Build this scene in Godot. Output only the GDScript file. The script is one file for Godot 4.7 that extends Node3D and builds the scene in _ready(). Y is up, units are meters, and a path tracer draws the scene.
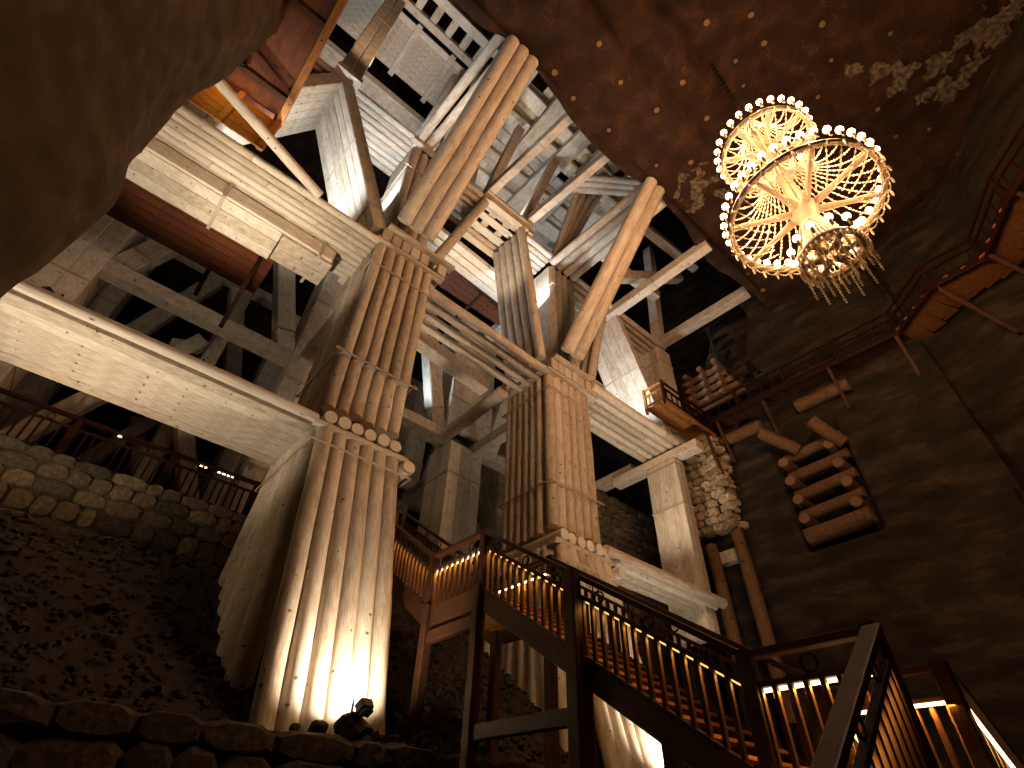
extends Node3D

# ---------------------------------------------------------------- globals
var M := {}                 # materials
var LOG := []               # log meshes, [tone][shape]
var LOG_SHORT := []         # the same with the grain scaled for short pieces
var TIM_SHORT := []
var TIM_LONG := []
var TIM := []               # squared timber meshes, [tone]
var BOARD := {}             # squared timber meshes in other materials
var STONES := []            # stone meshes
var rng := RandomNumberGenerator.new()
var used := {}
var noise := FastNoiseLite.new()

# ---------------------------------------------------------------- naming helpers
func numbered(called: String) -> String:
	var n: int = used.get(called, 0)
	used[called] = n + 1
	return called if n == 0 else "%s_%03d" % [called, n]

func thing(called: String, label: String, category: String, at: Vector3, group := "") -> Node3D:
	var o := Node3D.new()
	o.name = numbered(called)
	add_child(o)
	o.position = at
	o.set_meta("label", label)
	o.set_meta("category", category)
	if group != "":
		o.set_meta("group", group)
	return o

func part(parent: Node3D, called: String, mesh: Mesh, xf: Transform3D, mat: Material = null) -> MeshInstance3D:
	var o := MeshInstance3D.new()
	o.name = called
	o.mesh = mesh
	if mat != null:
		o.material_override = mat
	o.cast_shadow = GeometryInstance3D.SHADOW_CASTING_SETTING_ON
	parent.add_child(o, true)
	var base := Vector3.ZERO
	var p: Node = parent
	while p != self and p is Node3D:
		base += (p as Node3D).position
		p = p.get_parent()
	xf.origin -= base
	o.transform = xf
	return o

# ---------------------------------------------------------------- mesh helpers
func along(a: Vector3, b: Vector3, w: float, d: float, face := Vector3(0, 0, 1)) -> Transform3D:
	# unit mesh runs along +Y from 0 to 1; w across, d in the direction of face
	var y := b - a
	var x := y.cross(face)
	if x.length() < 1e-4:
		x = y.cross(Vector3(1, 0, 0))
	x = x.normalized()
	var z := x.cross(y).normalized()
	return Transform3D(Basis(x * w, y, z * d), a)

func make_log(mat: Material, end_mat: Material, sd: int, vs := 1.0) -> ArrayMesh:
	# radius 1, length 1 along +Y, a little crooked and uneven
	var r := RandomNumberGenerator.new()
	r.seed = sd
	var n := 12
	var ys := [0.0, 0.004, 0.2, 0.4, 0.6, 0.8, 0.996, 1.0]
	var rs := []
	var off := []
	for i in ys.size():
		rs.append(1.0 - 0.05 * r.randf())
		off.append(Vector3(r.randf_range(-0.07, 0.07), 0, r.randf_range(-0.07, 0.07)))
	rs[0] = rs[1] * 0.93
	rs[7] = rs[6] * 0.93
	off[0] = off[1]
	off[7] = off[6]
	var wob := []
	for k in n:
		wob.append(1.0 - 0.045 * r.randf())
	var st := SurfaceTool.new()
	st.begin(Mesh.PRIMITIVE_TRIANGLES)
	st.set_smooth_group(0)
	for i in ys.size() - 1:
		for k in n:
			var q := []
			for c in [[i, k], [i + 1, k], [i + 1, k + 1], [i, k + 1]]:
				var a: float = TAU * c[1] / n
				var rad: float = rs[c[0]] * wob[int(c[1]) % n]
				q.append([Vector3(cos(a) * rad, ys[c[0]], sin(a) * rad) + off[c[0]], Vector2(float(c[1]) / n, ys[c[0]] * vs)])
			for t in [0, 1, 2, 0, 2, 3]:
				st.set_uv(q[t][1])
				st.add_vertex(q[t][0])
	st.generate_normals()
	st.set_material(mat)
	var mesh := st.commit()
	st = SurfaceTool.new()
	st.begin(Mesh.PRIMITIVE_TRIANGLES)
	st.set_smooth_group(-1)
	for e in [0, 7]:
		for k in n:
			var p := []
			for kk in [k, k + 1]:
				var a: float = TAU * kk / n
				var rad: float = rs[e] * wob[kk % n]
				p.append(Vector3(cos(a) * rad, ys[e], sin(a) * rad) + off[e])
			var c := Vector3(0, ys[e], 0) + Vector3(off[e])
			var order := [c, p[0], p[1]] if e == 0 else [c, p[1], p[0]]
			for v in order:
				st.set_uv(Vector2(0.5, 0.5) + Vector2(v.x, v.z) * 0.42)
				st.add_vertex(v)
	st.generate_normals()
	st.set_material(end_mat)
	return st.commit(mesh)

func make_timber(mat: Material, ch := 0.06, vs := 1.0) -> ArrayMesh:
	# unit squared timber, 1 x 1 section centred on the axis, length 1 along +Y, chamfered arrises
	var h := 0.5
	var c := h - ch
	var prof := [Vector2(c, h), Vector2(-c, h), Vector2(-h, c), Vector2(-h, -c), Vector2(-c, -h), Vector2(c, -h), Vector2(h, -c), Vector2(h, c)]
	var st := SurfaceTool.new()
	st.begin(Mesh.PRIMITIVE_TRIANGLES)
	st.set_smooth_group(-1)
	var u := 0.0
	for i in 8:
		var a: Vector2 = prof[i]
		var b: Vector2 = prof[(i + 1) % 8]
		var u2 := u + a.distance_to(b) / 4.0
		var q := [[Vector3(a.x, 0, a.y), Vector2(u, 0)], [Vector3(a.x, 1, a.y), Vector2(u, vs)], [Vector3(b.x, 1, b.y), Vector2(u2, vs)], [Vector3(b.x, 0, b.y), Vector2(u2, 0)]]
		for t in [0, 2, 1, 0, 3, 2]:
			st.set_uv(q[t][1])
			st.add_vertex(q[t][0])
		u = u2
	for e in 2:
		for i in range(1, 7):
			var tri := [prof[0], prof[i], prof[i + 1]]
			if e == 0:
				tri = [prof[0], prof[i + 1], prof[i]]
			for v in tri:
				st.set_uv(Vector2(v.x + 0.5, 0.02 * (v.y + 0.5)))
				st.add_vertex(Vector3(v.x, e, v.y))
	st.generate_normals()
	st.set_material(mat)
	return st.commit()

func add_box(st: SurfaceTool, c: Vector3, s: Vector3, b := Basis()) -> void:
	var bm := BoxMesh.new()
	bm.size = s
	st.append_from(bm, 0, Transform3D(b, c))

func box_mesh(c: Vector3, s: Vector3, mat: Material) -> ArrayMesh:
	var st := SurfaceTool.new()
	st.begin(Mesh.PRIMITIVE_TRIANGLES)
	add_box(st, c, s)
	st.set_material(mat)
	return st.commit()

func box_part(parent: Node3D, called: String, c: Vector3, s: Vector3, mat: Material) -> MeshInstance3D:
	return part(parent, called, box_mesh(Vector3.ZERO, s, mat), Transform3D(Basis(), c))

func log_part(parent: Node3D, a: Vector3, b: Vector3, r: float, tone := -1, called := "log") -> MeshInstance3D:
	var t: int = tone if tone >= 0 else rng.randi() % 3
	var spin := rng.randf() * TAU
	var xf := along(a, b, r, r)
	xf.basis = xf.basis * Basis(Vector3(0, 1, 0), spin)
	return part(parent, called, LOG_SHORT[t] if t < 3 and a.distance_to(b) < 3.2 else LOG[t][rng.randi() % 3], xf)

func timber_part(parent: Node3D, a: Vector3, b: Vector3, w: float, d: float, face := Vector3(0, 0, 1), tone := -1, called := "timber") -> MeshInstance3D:
	var t: int = tone if tone >= 0 else rng.randi() % 3
	var span := a.distance_to(b)
	return part(parent, called, TIM_SHORT[t] if span < 3.2 else (TIM_LONG[t] if span > 9.0 else TIM[t]), along(a, b, w, d, face))

func board_part(parent: Node3D, called: String, a: Vector3, b: Vector3, w: float, d: float, mat: String, face := Vector3(0, 0, 1)) -> MeshInstance3D:
	return part(parent, called, BOARD[mat], along(a, b, w, d, face))

func strap(parent: Node3D, x0: float, x1: float, z0: float, z1: float, y: float, h := 0.05, tail := 0.12) -> void:
	# iron strap round a rectangular pillar
	var st := SurfaceTool.new()
	st.begin(Mesh.PRIMITIVE_TRIANGLES)
	var t := 0.025
	add_box(st, Vector3((x0 + x1) / 2, y, z1), Vector3(x1 - x0 + tail * 2, h, t))
	add_box(st, Vector3((x0 + x1) / 2, y, z0), Vector3(x1 - x0 + tail, h, t))
	add_box(st, Vector3(x0, y, (z0 + z1) / 2), Vector3(t, h, z1 - z0 + tail))
	add_box(st, Vector3(x1, y, (z0 + z1) / 2), Vector3(t, h, z1 - z0 + tail))
	st.set_material(M.strap)
	part(parent, "strap", st.commit(), Transform3D())

func girdle(parent: Node3D, p: Vector3, axis: Vector3, w: float, d: float, face := Vector3(0, 0, 1)) -> void:
	# strap round a slanting or lying timber: a short slightly larger collar
	part(parent, "strap", BOARD.strap, along(p, p + axis.normalized() * 0.07, w, d, face))

# ---------------------------------------------------------------- textures and materials
func std(c: Color, rough := 0.8) -> StandardMaterial3D:
	var m := StandardMaterial3D.new()
	m.albedo_color = c
	m.roughness = rough
	m.metallic_specular = 0.3
	return m

func grain_image(sd: int, w: int, h: int, pale: Color, dark: Color, knots: int) -> Image:
	var img := Image.create(w, h, true, Image.FORMAT_RGB8)
	var n := FastNoiseLite.new()
	n.seed = sd
	n.frequency = 1.0
	n.fractal_octaves = 3
	var r := RandomNumberGenerator.new()
	r.seed = sd
	var kn := []
	for i in knots:
		kn.append([r.randf() * w, r.randf() * h, r.randf_range(2.0, 4.5)])
	for y in h:
		for x in w:
			var ang := TAU * x / w
			var cx := cos(ang) * 3.2
			var sx := sin(ang) * 3.2
			var g := n.get_noise_3d(cx * 2.2, sx * 2.2, y * 0.012)
			var f := n.get_noise_3d(cx * 7.0 + 40.0, sx * 7.0, y * 0.03)
			var big := n.get_noise_3d(cx * 0.3, sx * 0.3, y * 0.02 + 90.0)
			var v := 0.35 + 0.45 * g + 0.5 * f + 0.35 * big
			img.set_pixel(x, y, pale.lerp(dark, clampf(v, 0.0, 1.0)))
	for k in kn:
		var rr: float = k[2]
		for y in range(int(k[1] - rr * 1.4), int(k[1] + rr * 1.4) + 1):
			for x in range(int(k[0] - rr * 2.2), int(k[0] + rr * 2.2) + 1):
				var dd := Vector2((x - k[0]) / 2.0, (y - k[1])).length() / rr
				if dd < 1.0:
					var px := posmod(x, w)
					var py := posmod(y, h)
					img.set_pixel(px, py, img.get_pixel(px, py).lerp(dark.darkened(0.45), 1.0 - dd * dd))
	img.generate_mipmaps()
	return img

func rock_image(sd: int, size: int, cols: Array, veins: Color, vein_amount: float) -> Image:
	# tiling patchy rock colour (noise sampled on two circles so that the edges meet)
	var img := Image.create(size, size, true, Image.FORMAT_RGB8)
	var n := FastNoiseLite.new()
	n.seed = sd
	n.frequency = 1.0
	n.fractal_octaves = 5
	var v2 := FastNoiseLite.new()
	v2.seed = sd + 7
	v2.frequency = 1.0
	v2.fractal_octaves = 4
	for y in size:
		var fy := float(y) / size
		for x in size:
			var fx := float(x) / size
			var a := n.get_noise_2d(fx * 7.0, fy * 7.0)
			var a2 := n.get_noise_2d((fx - 1.0) * 7.0, fy * 7.0)
			var b := n.get_noise_2d(fx * 7.0, (fy - 1.0) * 7.0)
			var b2 := n.get_noise_2d((fx - 1.0) * 7.0, (fy - 1.0) * 7.0)
			var t := lerpf(lerpf(a, a2, fx), lerpf(b, b2, fx), fy)
			var s := clampf(t * 1.7 + 0.5, 0.0, 0.999) * (cols.size() - 1)
			var c: Color = cols[int(s)].lerp(cols[int(s) + 1], s - int(s))
			var vv := absf(v2.get_noise_2d(fx * 4.0, fy * 4.0))
			if vv < 0.02 and t > -0.05:
				c = c.lerp(veins, vein_amount * (1.0 - vv / 0.02))
			img.set_pixel(x, y, c)
	img.generate_mipmaps()
	return img

func relief(sd: int, freq: float, strength: float, sx := 1.0) -> ImageTexture:
	var n := FastNoiseLite.new()
	n.seed = sd
	n.frequency = freq
	n.fractal_octaves = 5
	var img := n.get_seamless_image(512, 512)
	img.convert(Image.FORMAT_RGBA8)
	img.bump_map_to_normal_map(strength)
	img.generate_mipmaps()
	return ImageTexture.create_from_image(img)

func rock_mat(img: Image, scale: float, rel: Texture2D, ns := 1.0) -> StandardMaterial3D:
	var m := std(Color.WHITE, 0.85)
	m.albedo_texture = ImageTexture.create_from_image(img)
	m.uv1_triplanar = true
	m.uv1_world_triplanar = true
	m.uv1_scale = Vector3.ONE * scale
	m.normal_enabled = true
	m.normal_texture = rel
	m.normal_scale = ns
	return m

func make_materials() -> void:
	# limewashed timber in three tones, the same paint over differently weathered wood
	var pale := [Color(0.80, 0.755, 0.69), Color(0.76, 0.71, 0.64), Color(0.83, 0.79, 0.73)]
	var dark := [Color(0.60, 0.53, 0.45), Color(0.55, 0.48, 0.40), Color(0.66, 0.60, 0.52)]
	for t in 3:
		var m := std(Color.WHITE, 0.78)
		var img := grain_image(11 + t, 192, 768, pale[t], dark[t], 13)
		m.albedo_texture = ImageTexture.create_from_image(img)
		M["white%d" % t] = m
		var e := std(Color(0.80, 0.74, 0.65), 0.85)
		M["end%d" % t] = e
	var gb := grain_image(31, 128, 512, Color(0.30, 0.18, 0.105), Color(0.17, 0.095, 0.055), 14)
	M.brown = std(Color.WHITE, 0.55)
	M.brown.albedo_texture = ImageTexture.create_from_image(gb)
	M.redbrown = std(Color(0.62, 0.50, 0.44), 0.5)
	M.redbrown.albedo_texture = M.brown.albedo_texture
	var gh := grain_image(37, 128, 512, Color(0.62, 0.42, 0.22), Color(0.42, 0.26, 0.12), 14)
	M.honey = std(Color.WHITE, 0.6)
	M.honey.albedo_texture = ImageTexture.create_from_image(gh)
	var gl := grain_image(41, 128, 512, Color(0.56, 0.44, 0.32), Color(0.38, 0.28, 0.19), 14)
	M.stain = std(Color.WHITE, 0.6)
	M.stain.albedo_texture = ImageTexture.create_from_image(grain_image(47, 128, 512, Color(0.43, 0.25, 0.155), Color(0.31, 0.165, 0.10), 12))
	M.oldlog = std(Color(0.80, 0.78, 0.75), 0.8)
	M.oldlog.albedo_texture = ImageTexture.create_from_image(gl)
	M.oldend = std(Color(0.46, 0.355, 0.26), 0.85)
	M.strap = std(Color(0.66, 0.60, 0.53), 0.6)
	M.iron = std(Color(0.03, 0.028, 0.026), 0.5)
	M.brass = std(Color(0.60, 0.53, 0.43), 0.45)
	M.crystal = std(Color(0.90, 0.84, 0.74), 0.15)
	M.crystal.metallic_specular = 0.8
	M.crystal.backlight_enabled = true
	M.crystal.backlight = Color(0.6, 0.55, 0.45)
	var rel := relief(5, 0.012, 6.0)
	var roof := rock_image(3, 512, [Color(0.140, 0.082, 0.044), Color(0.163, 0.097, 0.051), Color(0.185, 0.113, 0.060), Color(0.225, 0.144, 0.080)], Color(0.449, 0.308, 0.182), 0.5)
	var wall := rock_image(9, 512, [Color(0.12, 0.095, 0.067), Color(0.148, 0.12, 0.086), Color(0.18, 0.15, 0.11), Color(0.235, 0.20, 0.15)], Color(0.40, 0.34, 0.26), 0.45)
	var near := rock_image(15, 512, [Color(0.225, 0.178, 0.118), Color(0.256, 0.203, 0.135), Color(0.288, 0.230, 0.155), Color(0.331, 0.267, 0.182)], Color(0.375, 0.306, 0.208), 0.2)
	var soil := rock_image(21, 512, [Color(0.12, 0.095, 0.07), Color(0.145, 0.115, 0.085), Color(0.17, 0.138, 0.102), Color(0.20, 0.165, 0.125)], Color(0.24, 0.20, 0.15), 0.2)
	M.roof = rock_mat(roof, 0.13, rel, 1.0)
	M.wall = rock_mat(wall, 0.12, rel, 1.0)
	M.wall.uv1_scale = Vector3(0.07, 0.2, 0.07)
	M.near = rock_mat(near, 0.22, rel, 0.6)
	M.soil = rock_mat(soil, 0.5, rel, 1.2)
	M.bolt = std(Color(0.44, 0.35, 0.25), 0.7)
	M.salt = rock_mat(rock_image(27, 256, [Color(0.22, 0.18, 0.13), Color(0.30, 0.255, 0.195), Color(0.38, 0.33, 0.26), Color(0.43, 0.38, 0.31)], Color(0.2, 0.16, 0.11), 0.4), 0.6, rel, 1.0)
	var sc := [Color(0.25, 0.205, 0.145), Color(0.29, 0.23, 0.16), Color(0.22, 0.19, 0.145), Color(0.33, 0.27, 0.19), Color(0.185, 0.155, 0.115)]
	for i in 5:
		var g := rock_image(60 + i, 128, [sc[i].darkened(0.16), sc[i].darkened(0.05), sc[i].lightened(0.03), sc[i].lightened(0.08)], sc[i].darkened(0.4), 0.3)
		M["stone%d" % i] = rock_mat(g, 1.1, rel, 1.0)
	M.mortar = rock_mat(rock_image(75, 256, [Color(0.17, 0.135, 0.095), Color(0.20, 0.16, 0.115), Color(0.235, 0.19, 0.135), Color(0.26, 0.21, 0.15)], Color(0.2, 0.16, 0.12), 0.3), 0.7, rel, 1.0)
	var sp := [Color(0.66, 0.58, 0.47), Color(0.58, 0.49, 0.38), Color(0.72, 0.65, 0.55)]
	for i in 3:
		var g := rock_image(80 + i, 128, [sp[i].darkened(0.3), sp[i].darkened(0.1), sp[i], sp[i].lightened(0.15)], sp[i].darkened(0.4), 0.4)
		M["block%d" % i] = rock_mat(g, 0.9, rel, 1.0)
	M.led = glow(Color(1.0, 0.86, 0.62), 5.0)
	M.ledwarm = glow(Color(1.0, 0.74, 0.34), 1.8)
	M.bulb = glow(Color(1.0, 0.86, 0.64), 10.0)
	M.lens = glow(Color(1.0, 0.92, 0.80), 4.0)
	M.coldlens = glow(Color(0.86, 0.93, 1.0), 4.0)
	for t in 3:
		var row := []
		for s in 3:
			row.append(make_log(M["white%d" % t], M["end%d" % t], 100 + t * 10 + s))
		LOG.append(row)
		TIM.append(make_timber(M["white%d" % t]))
		LOG_SHORT.append(make_log(M["white%d" % t], M["end%d" % t], 170 + t, 0.3))
		TIM_SHORT.append(make_timber(M["white%d" % t], 0.06, 0.3))
		TIM_LONG.append(make_timber(M["white%d" % t], 0.06, 2.6))
	LOG.append([make_log(M.oldlog, M.oldend, 140), make_log(M.oldlog, M.oldend, 141), make_log(M.oldlog, M.oldend, 142)])
	for k in ["brown", "redbrown", "stain", "honey", "ledwarm", "strap", "iron", "led", "brass", "oldlog"]:
		BOARD[k] = make_timber(M[k], 0.08)

func glow(c: Color, e: float) -> StandardMaterial3D:
	var m := std(Color(0.9, 0.85, 0.75), 0.4)
	m.emission_enabled = true
	m.emission = c
	m.emission_energy_multiplier = e
	return m

# ---------------------------------------------------------------- rock sheets
func rock_sheet(called: String, pts: Callable, nu: int, nv: int, mat: Material) -> MeshInstance3D:
	var st := SurfaceTool.new()
	st.begin(Mesh.PRIMITIVE_TRIANGLES)
	st.set_smooth_group(0)
	for j in nv + 1:
		for i in nu + 1:
			st.set_uv(Vector2(float(i) / nu, float(j) / nv))
			st.add_vertex(pts.call(float(i) / nu, float(j) / nv))
	for j in nv:
		for i in nu:
			var a := j * (nu + 1) + i
			for k in [a, a + 1, a + nu + 2, a, a + nu + 2, a + nu + 1]:
				st.add_index(k)
	st.generate_normals()
	st.set_material(mat)
	var o := MeshInstance3D.new()
	o.name = called
	o.mesh = st.commit()
	add_child(o)
	o.set_meta("kind", "structure")
	return o

func bump(p: Vector3, amp: float, f: float) -> float:
	return noise.get_noise_3d(p.x * f, p.y * f, p.z * f) * amp

func ceiling_y(x: float, z: float) -> float:
	var y := 20.3 + bump(Vector3(x, 0, z), 0.55, 9.0) + bump(Vector3(x, 50, z), 0.16, 50.0)
	# two ledges that run along the chamber
	y += 0.85 * smoothstep(-2.35, -2.2, z + 0.05 * sin(x)) * (1.0 - smoothstep(17.0, 20.0, x))
	y += 0.55 * smoothstep(-1.0, -0.9, z + 0.12 * sin(x * 0.7))
	return y

func ground_y(x: float, z: float) -> float:
	if z > -7.75:
		return -1.75
	var s := clampf((-8.55 - z) / 4.6, 0.0, 1.0)
	return lerpf(1.0, 4.5, s)

# ---------------------------------------------------------------- timber structure builders
func face_of_logs(t: Node3D, a0: Vector3, a1: Vector3, b0: Vector3, b1: Vector3, n: int, r: float, tone := -1) -> void:
	# n logs side by side; feet on the line a0-a1, tops on b0-b1
	for i in n:
		var f := (i + 0.5) / n
		var a := a0.lerp(a1, f)
		var b := b0.lerp(b1, f)
		a.y += rng.randf_range(-0.03, 0.03)
		log_part(t, a, b, r * rng.randf_range(0.97, 1.03), tone)

func face_of_planks(t: Node3D, a0: Vector3, a1: Vector3, b0: Vector3, b1: Vector3, n: int, thick: float, face: Vector3, called := "plank") -> void:
	var w := a0.distance_to(a1) / n
	for i in n:
		var f := (i + 0.5) / n
		var a := a0.lerp(a1, f)
		var b := b0.lerp(b1, f)
		var k := face.normalized() * rng.randf_range(-0.012, 0.012)
		timber_part(t, a + k, b + k, w * 0.985, thick, face, -1, called)

func pillar_base(t: Node3D, x0: float, x1: float, yb: float, ytop: float) -> void:
	var core := box_part(t, "lower_shaft", Vector3((x0 + x1) / 2, (yb + ytop) / 2 + 0.9, -11.0), Vector3(x1 - x0 - 0.35, ytop - yb - 1.9, 1.7), M.white1)
	var r := (x1 - x0) / 12.0
	face_of_logs(core, Vector3(x0 - 0.02, yb - 0.3, -8.4), Vector3(x1 + 0.06, yb - 0.3, -8.4), Vector3(x0, ytop, -9.85), Vector3(x1, ytop, -9.85), 6, r * 1.04)
	for sx in 2:
		var xx: float = x0 if sx == 0 else x1
		var k: float = 0.07 if sx == 0 else -0.07
		for i in 7:
			var f := (i + 0.5) / 7.0
			var zb := lerpf(-9.3, -12.9, f)
			var zt := lerpf(-10.05, -12.1, f)
			log_part(core, Vector3(xx, ground_y(xx, zb) - 0.7, zb), Vector3(xx + k, ytop, zt), 0.235)
	strap(core, x0 - 0.2, x1 + 0.2, -12.5, -9.45, ytop - 0.55, 0.03, 0.02)

func pillar_cap(t: Node3D, x0: float, x1: float, y: float) -> void:
	# plate and a row of short round logs whose sawn ends face the chamber
	var c := box_part(t, "cap_plate", Vector3((x0 + x1) / 2 + 0.04, y + 0.03, -9.83), Vector3(x1 - x0 + 0.36, 0.12, 0.3), M.white2)
	timber_part(c, Vector3(x0 - 0.1, y + 0.03, -12.1), Vector3(x1 + 0.1, y + 0.03, -12.1), 0.13, 0.25, Vector3(0, 0, 1), 0, "plate")
	var r := (x1 - x0) / 12.0
	for i in 6:
		var x := lerpf(x0, x1, (i + 0.5) / 6.0)
		log_part(c, Vector3(x, y + 0.08 + r, -9.66 + rng.randf_range(-0.04, 0.04)), Vector3(x, y + 0.1 + r, -12.3), r * 0.97, 2, "cap_log")
	log_part(c, Vector3(x1 + 0.2, y - 0.24, -9.5), Vector3(x1 + 0.16, y - 0.27, -12.0), 0.17, 2, "cap_log")

func pillar_shaft(t: Node3D, x0: float, x1: float, y0: float, y1: float, ysplit: float, straps: Array) -> void:
	var core := box_part(t, "upper_shaft", Vector3((x0 + x1) / 2, (y0 + y1) / 2, -11.2), Vector3(x1 - x0 - 0.4, y1 - y0 - 0.1, 1.7), M.white1)
	var r := (x1 - x0) / 12.0
	for i in 6:
		var x := lerpf(x0, x1, (i + 0.5) / 6.0)
		if ysplit > y0 + 0.5:
			var c := rng.randf_range(-0.03, 0.03)
			log_part(core, Vector3(x, y0 + 0.25 + rng.randf_range(0.0, 0.12), -9.93 - r), Vector3(x, ysplit + 0.3, -10.0 - r), r * 1.05)
			log_part(core, Vector3(x + c, ysplit + rng.randf_range(-0.05, 0.12), -9.92 - r * 0.8), Vector3(x, y1, -9.96 - r * 0.8), r * 1.0)
		else:
			log_part(core, Vector3(x, y0 + 0.15 + rng.randf_range(0.0, 0.1), -9.95 - r), Vector3(x, y1, -9.98 - r), r * rng.randf_range(0.97, 1.08))
	for sx in 2:
		var xx: float = x0 + r * 0.75 if sx == 0 else x1 - r * 0.75
		face_of_logs(core, Vector3(xx, y0, -10.38), Vector3(xx, y0, -12.3), Vector3(xx, y1, -10.38), Vector3(xx, y1, -12.3), 6, 0.172)
	face_of_logs(core, Vector3(x0 + 0.3, y0, -12.15), Vector3(x1 - 0.3, y0, -12.15), Vector3(x0 + 0.3, y1, -12.15), Vector3(x1 - 0.3, y1, -12.15), 5, 0.17)
	for s in straps:
		strap(core, x0 - 0.05, x1 + 0.05, -12.4, -9.9, s)

func pillar_head(t: Node3D, x0: float, x1: float, y: float) -> void:
	# two plates with a row of squared stub ends between them
	var h := box_part(t, "head_plate", Vector3((x0 + x1) / 2 + 0.12, y + 0.05, -9.98), Vector3(x1 - x0 + 0.45, 0.1, 0.26), M.white0)
	timber_part(h, Vector3(x0 - 0.1, y + 0.07, -9.95), Vector3(x0 - 0.1, y + 0.07, -12.3), 0.24, 0.14, Vector3(0, 1, 0), 2, "plate")
	timber_part(h, Vector3(x0 + 0.1, y + 0.68, -9.8), Vector3(x1 + 0.55, y + 0.68, -9.8), 0.14, 0.3, Vector3(0, 0, 1), 1, "plate")
	var n := 7
	var w := (x1 + 0.35 - x0) / n
	for i in n:
		var x := x0 + w * (i + 0.5)
		if i == 5 and x0 < 5.0:
			continue
		timber_part(h, Vector3(x, y + 0.35, -9.82 + rng.randf_range(-0.02, 0.03)), Vector3(x, y + 0.35, -12.2), w * 0.9, 0.46, Vector3(0, 1, 0), -1, "stub")

func log_floor(called: String, label: String, group: String, x0: float, x1: float, y: float, z0: float, z1: float, n: int, r: float, joints := [], tilt := 0.0) -> Node3D:
	# n logs lying side by side along the chamber; their undersides show
	var t := thing(called, label, "beam", Vector3((x0 + x1) / 2, y, (z0 + z1) / 2), group)
	for i in n:
		var z := lerpf(z0, z1, (i + 0.5) / n)
		var cuts := [x0]
		if joints.size() > 0:
			cuts.append(joints[i % joints.size()])
		cuts.append(x1)
		for k in cuts.size() - 1:
			var a := Vector3(cuts[k], y + r + tilt * (cuts[k] - x0), z)
			var b := Vector3(cuts[k + 1] - (0.015 if k < cuts.size() - 2 else 0.0), y + r + tilt * (cuts[k + 1] - x0), z)
			a.y += rng.randf_range(-0.03, 0.03)
			log_part(t, a, b, r * rng.randf_range(0.95, 1.03))
	return t

func leg_of_frame(label: String, a: Vector3, b: Vector3, z0: float, z1: float, n: int, logs: bool, thick: float) -> Node3D:
	# a slanting slab of n members side by side across the depth of the crib
	var t := thing("slanting_strut", label, "strut", Vector3(a.x, a.y, (z0 + z1) / 2), "slanting struts between the pillars")
	var d := (b - a).normalized()
	var face := d.cross(Vector3(0, 0, 1))
	var w := absf(z1 - z0) / n
	for i in n:
		var z := lerpf(z0, z1, (i + 0.5) / n)
		var p := Vector3(a.x, a.y, z)
		var q := Vector3(b.x, b.y, z)
		if logs:
			log_part(t, p, q, w * 0.5)
		else:
			var k := face * rng.randf_range(-0.012, 0.012)
			timber_part(t, p + k, q + k, w * 0.985, thick, face, -1, "plank")
	if not logs:
		for f in [0.12, 0.55]:
			var c := Vector3(a.x, a.y, (z0 + z1) / 2).lerp(Vector3(b.x, b.y, (z0 + z1) / 2), f)
			girdle(t, c, d, absf(z1 - z0) + 0.04, thick + 0.04, face)
	return t

func plank_post(label: String, group: String, x0: float, x1: float, z0: float, z1: float, y0: float, y1: float, straps: Array, called := "timber_post") -> Node3D:
	var t := thing(called, label, "post", Vector3((x0 + x1) / 2, y0, (z0 + z1) / 2), group)
	var w := x1 - x0
	var d := z0 - z1
	var n := maxi(2, int(round(w / 0.55)))
	var nd := maxi(2, int(round(d / 0.6)))
	for i in n:
		var x := lerpf(x0, x1, (i + 0.5) / n)
		timber_part(t, Vector3(x, y0, z0 - 0.11), Vector3(x, y1, z0 - 0.11), w / n * 0.99, 0.22, Vector3(0, 0, 1), -1, "plank")
		timber_part(t, Vector3(x, y0, z1 + 0.11), Vector3(x, y1, z1 + 0.11), w / n * 0.99, 0.22, Vector3(0, 0, 1), -1, "plank")
	for i in nd:
		var z := lerpf(z0 - 0.2, z1 + 0.2, (i + 0.5) / nd)
		for xx in [x0 + 0.11, x1 - 0.11]:
			timber_part(t, Vector3(xx, y0, z), Vector3(xx, y1, z), (d - 0.4) / nd * 0.99, 0.22, Vector3(1, 0, 0), -1, "plank")
	for s in straps:
		strap(t, x0 - 0.02, x1 + 0.02, z1 - 0.02, z0 + 0.02, s, 0.07, 0.01)
	return t

func single(called: String, label: String, group: String, a: Vector3, b: Vector3, w: float, d: float, round_log := false, straps := [], face := Vector3(0, 0, 1), tone := -1) -> Node3D:
	var t := thing(called, label, "beam" if called != "strut" else "strut", a, group)
	if round_log:
		log_part(t, a, b, w / 2, tone)
	else:
		timber_part(t, a, b, w, d, face, tone)
	for s in straps:
		girdle(t, a.lerp(b, s), b - a, w * 1.06, d * 1.06, face)
	return t

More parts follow.
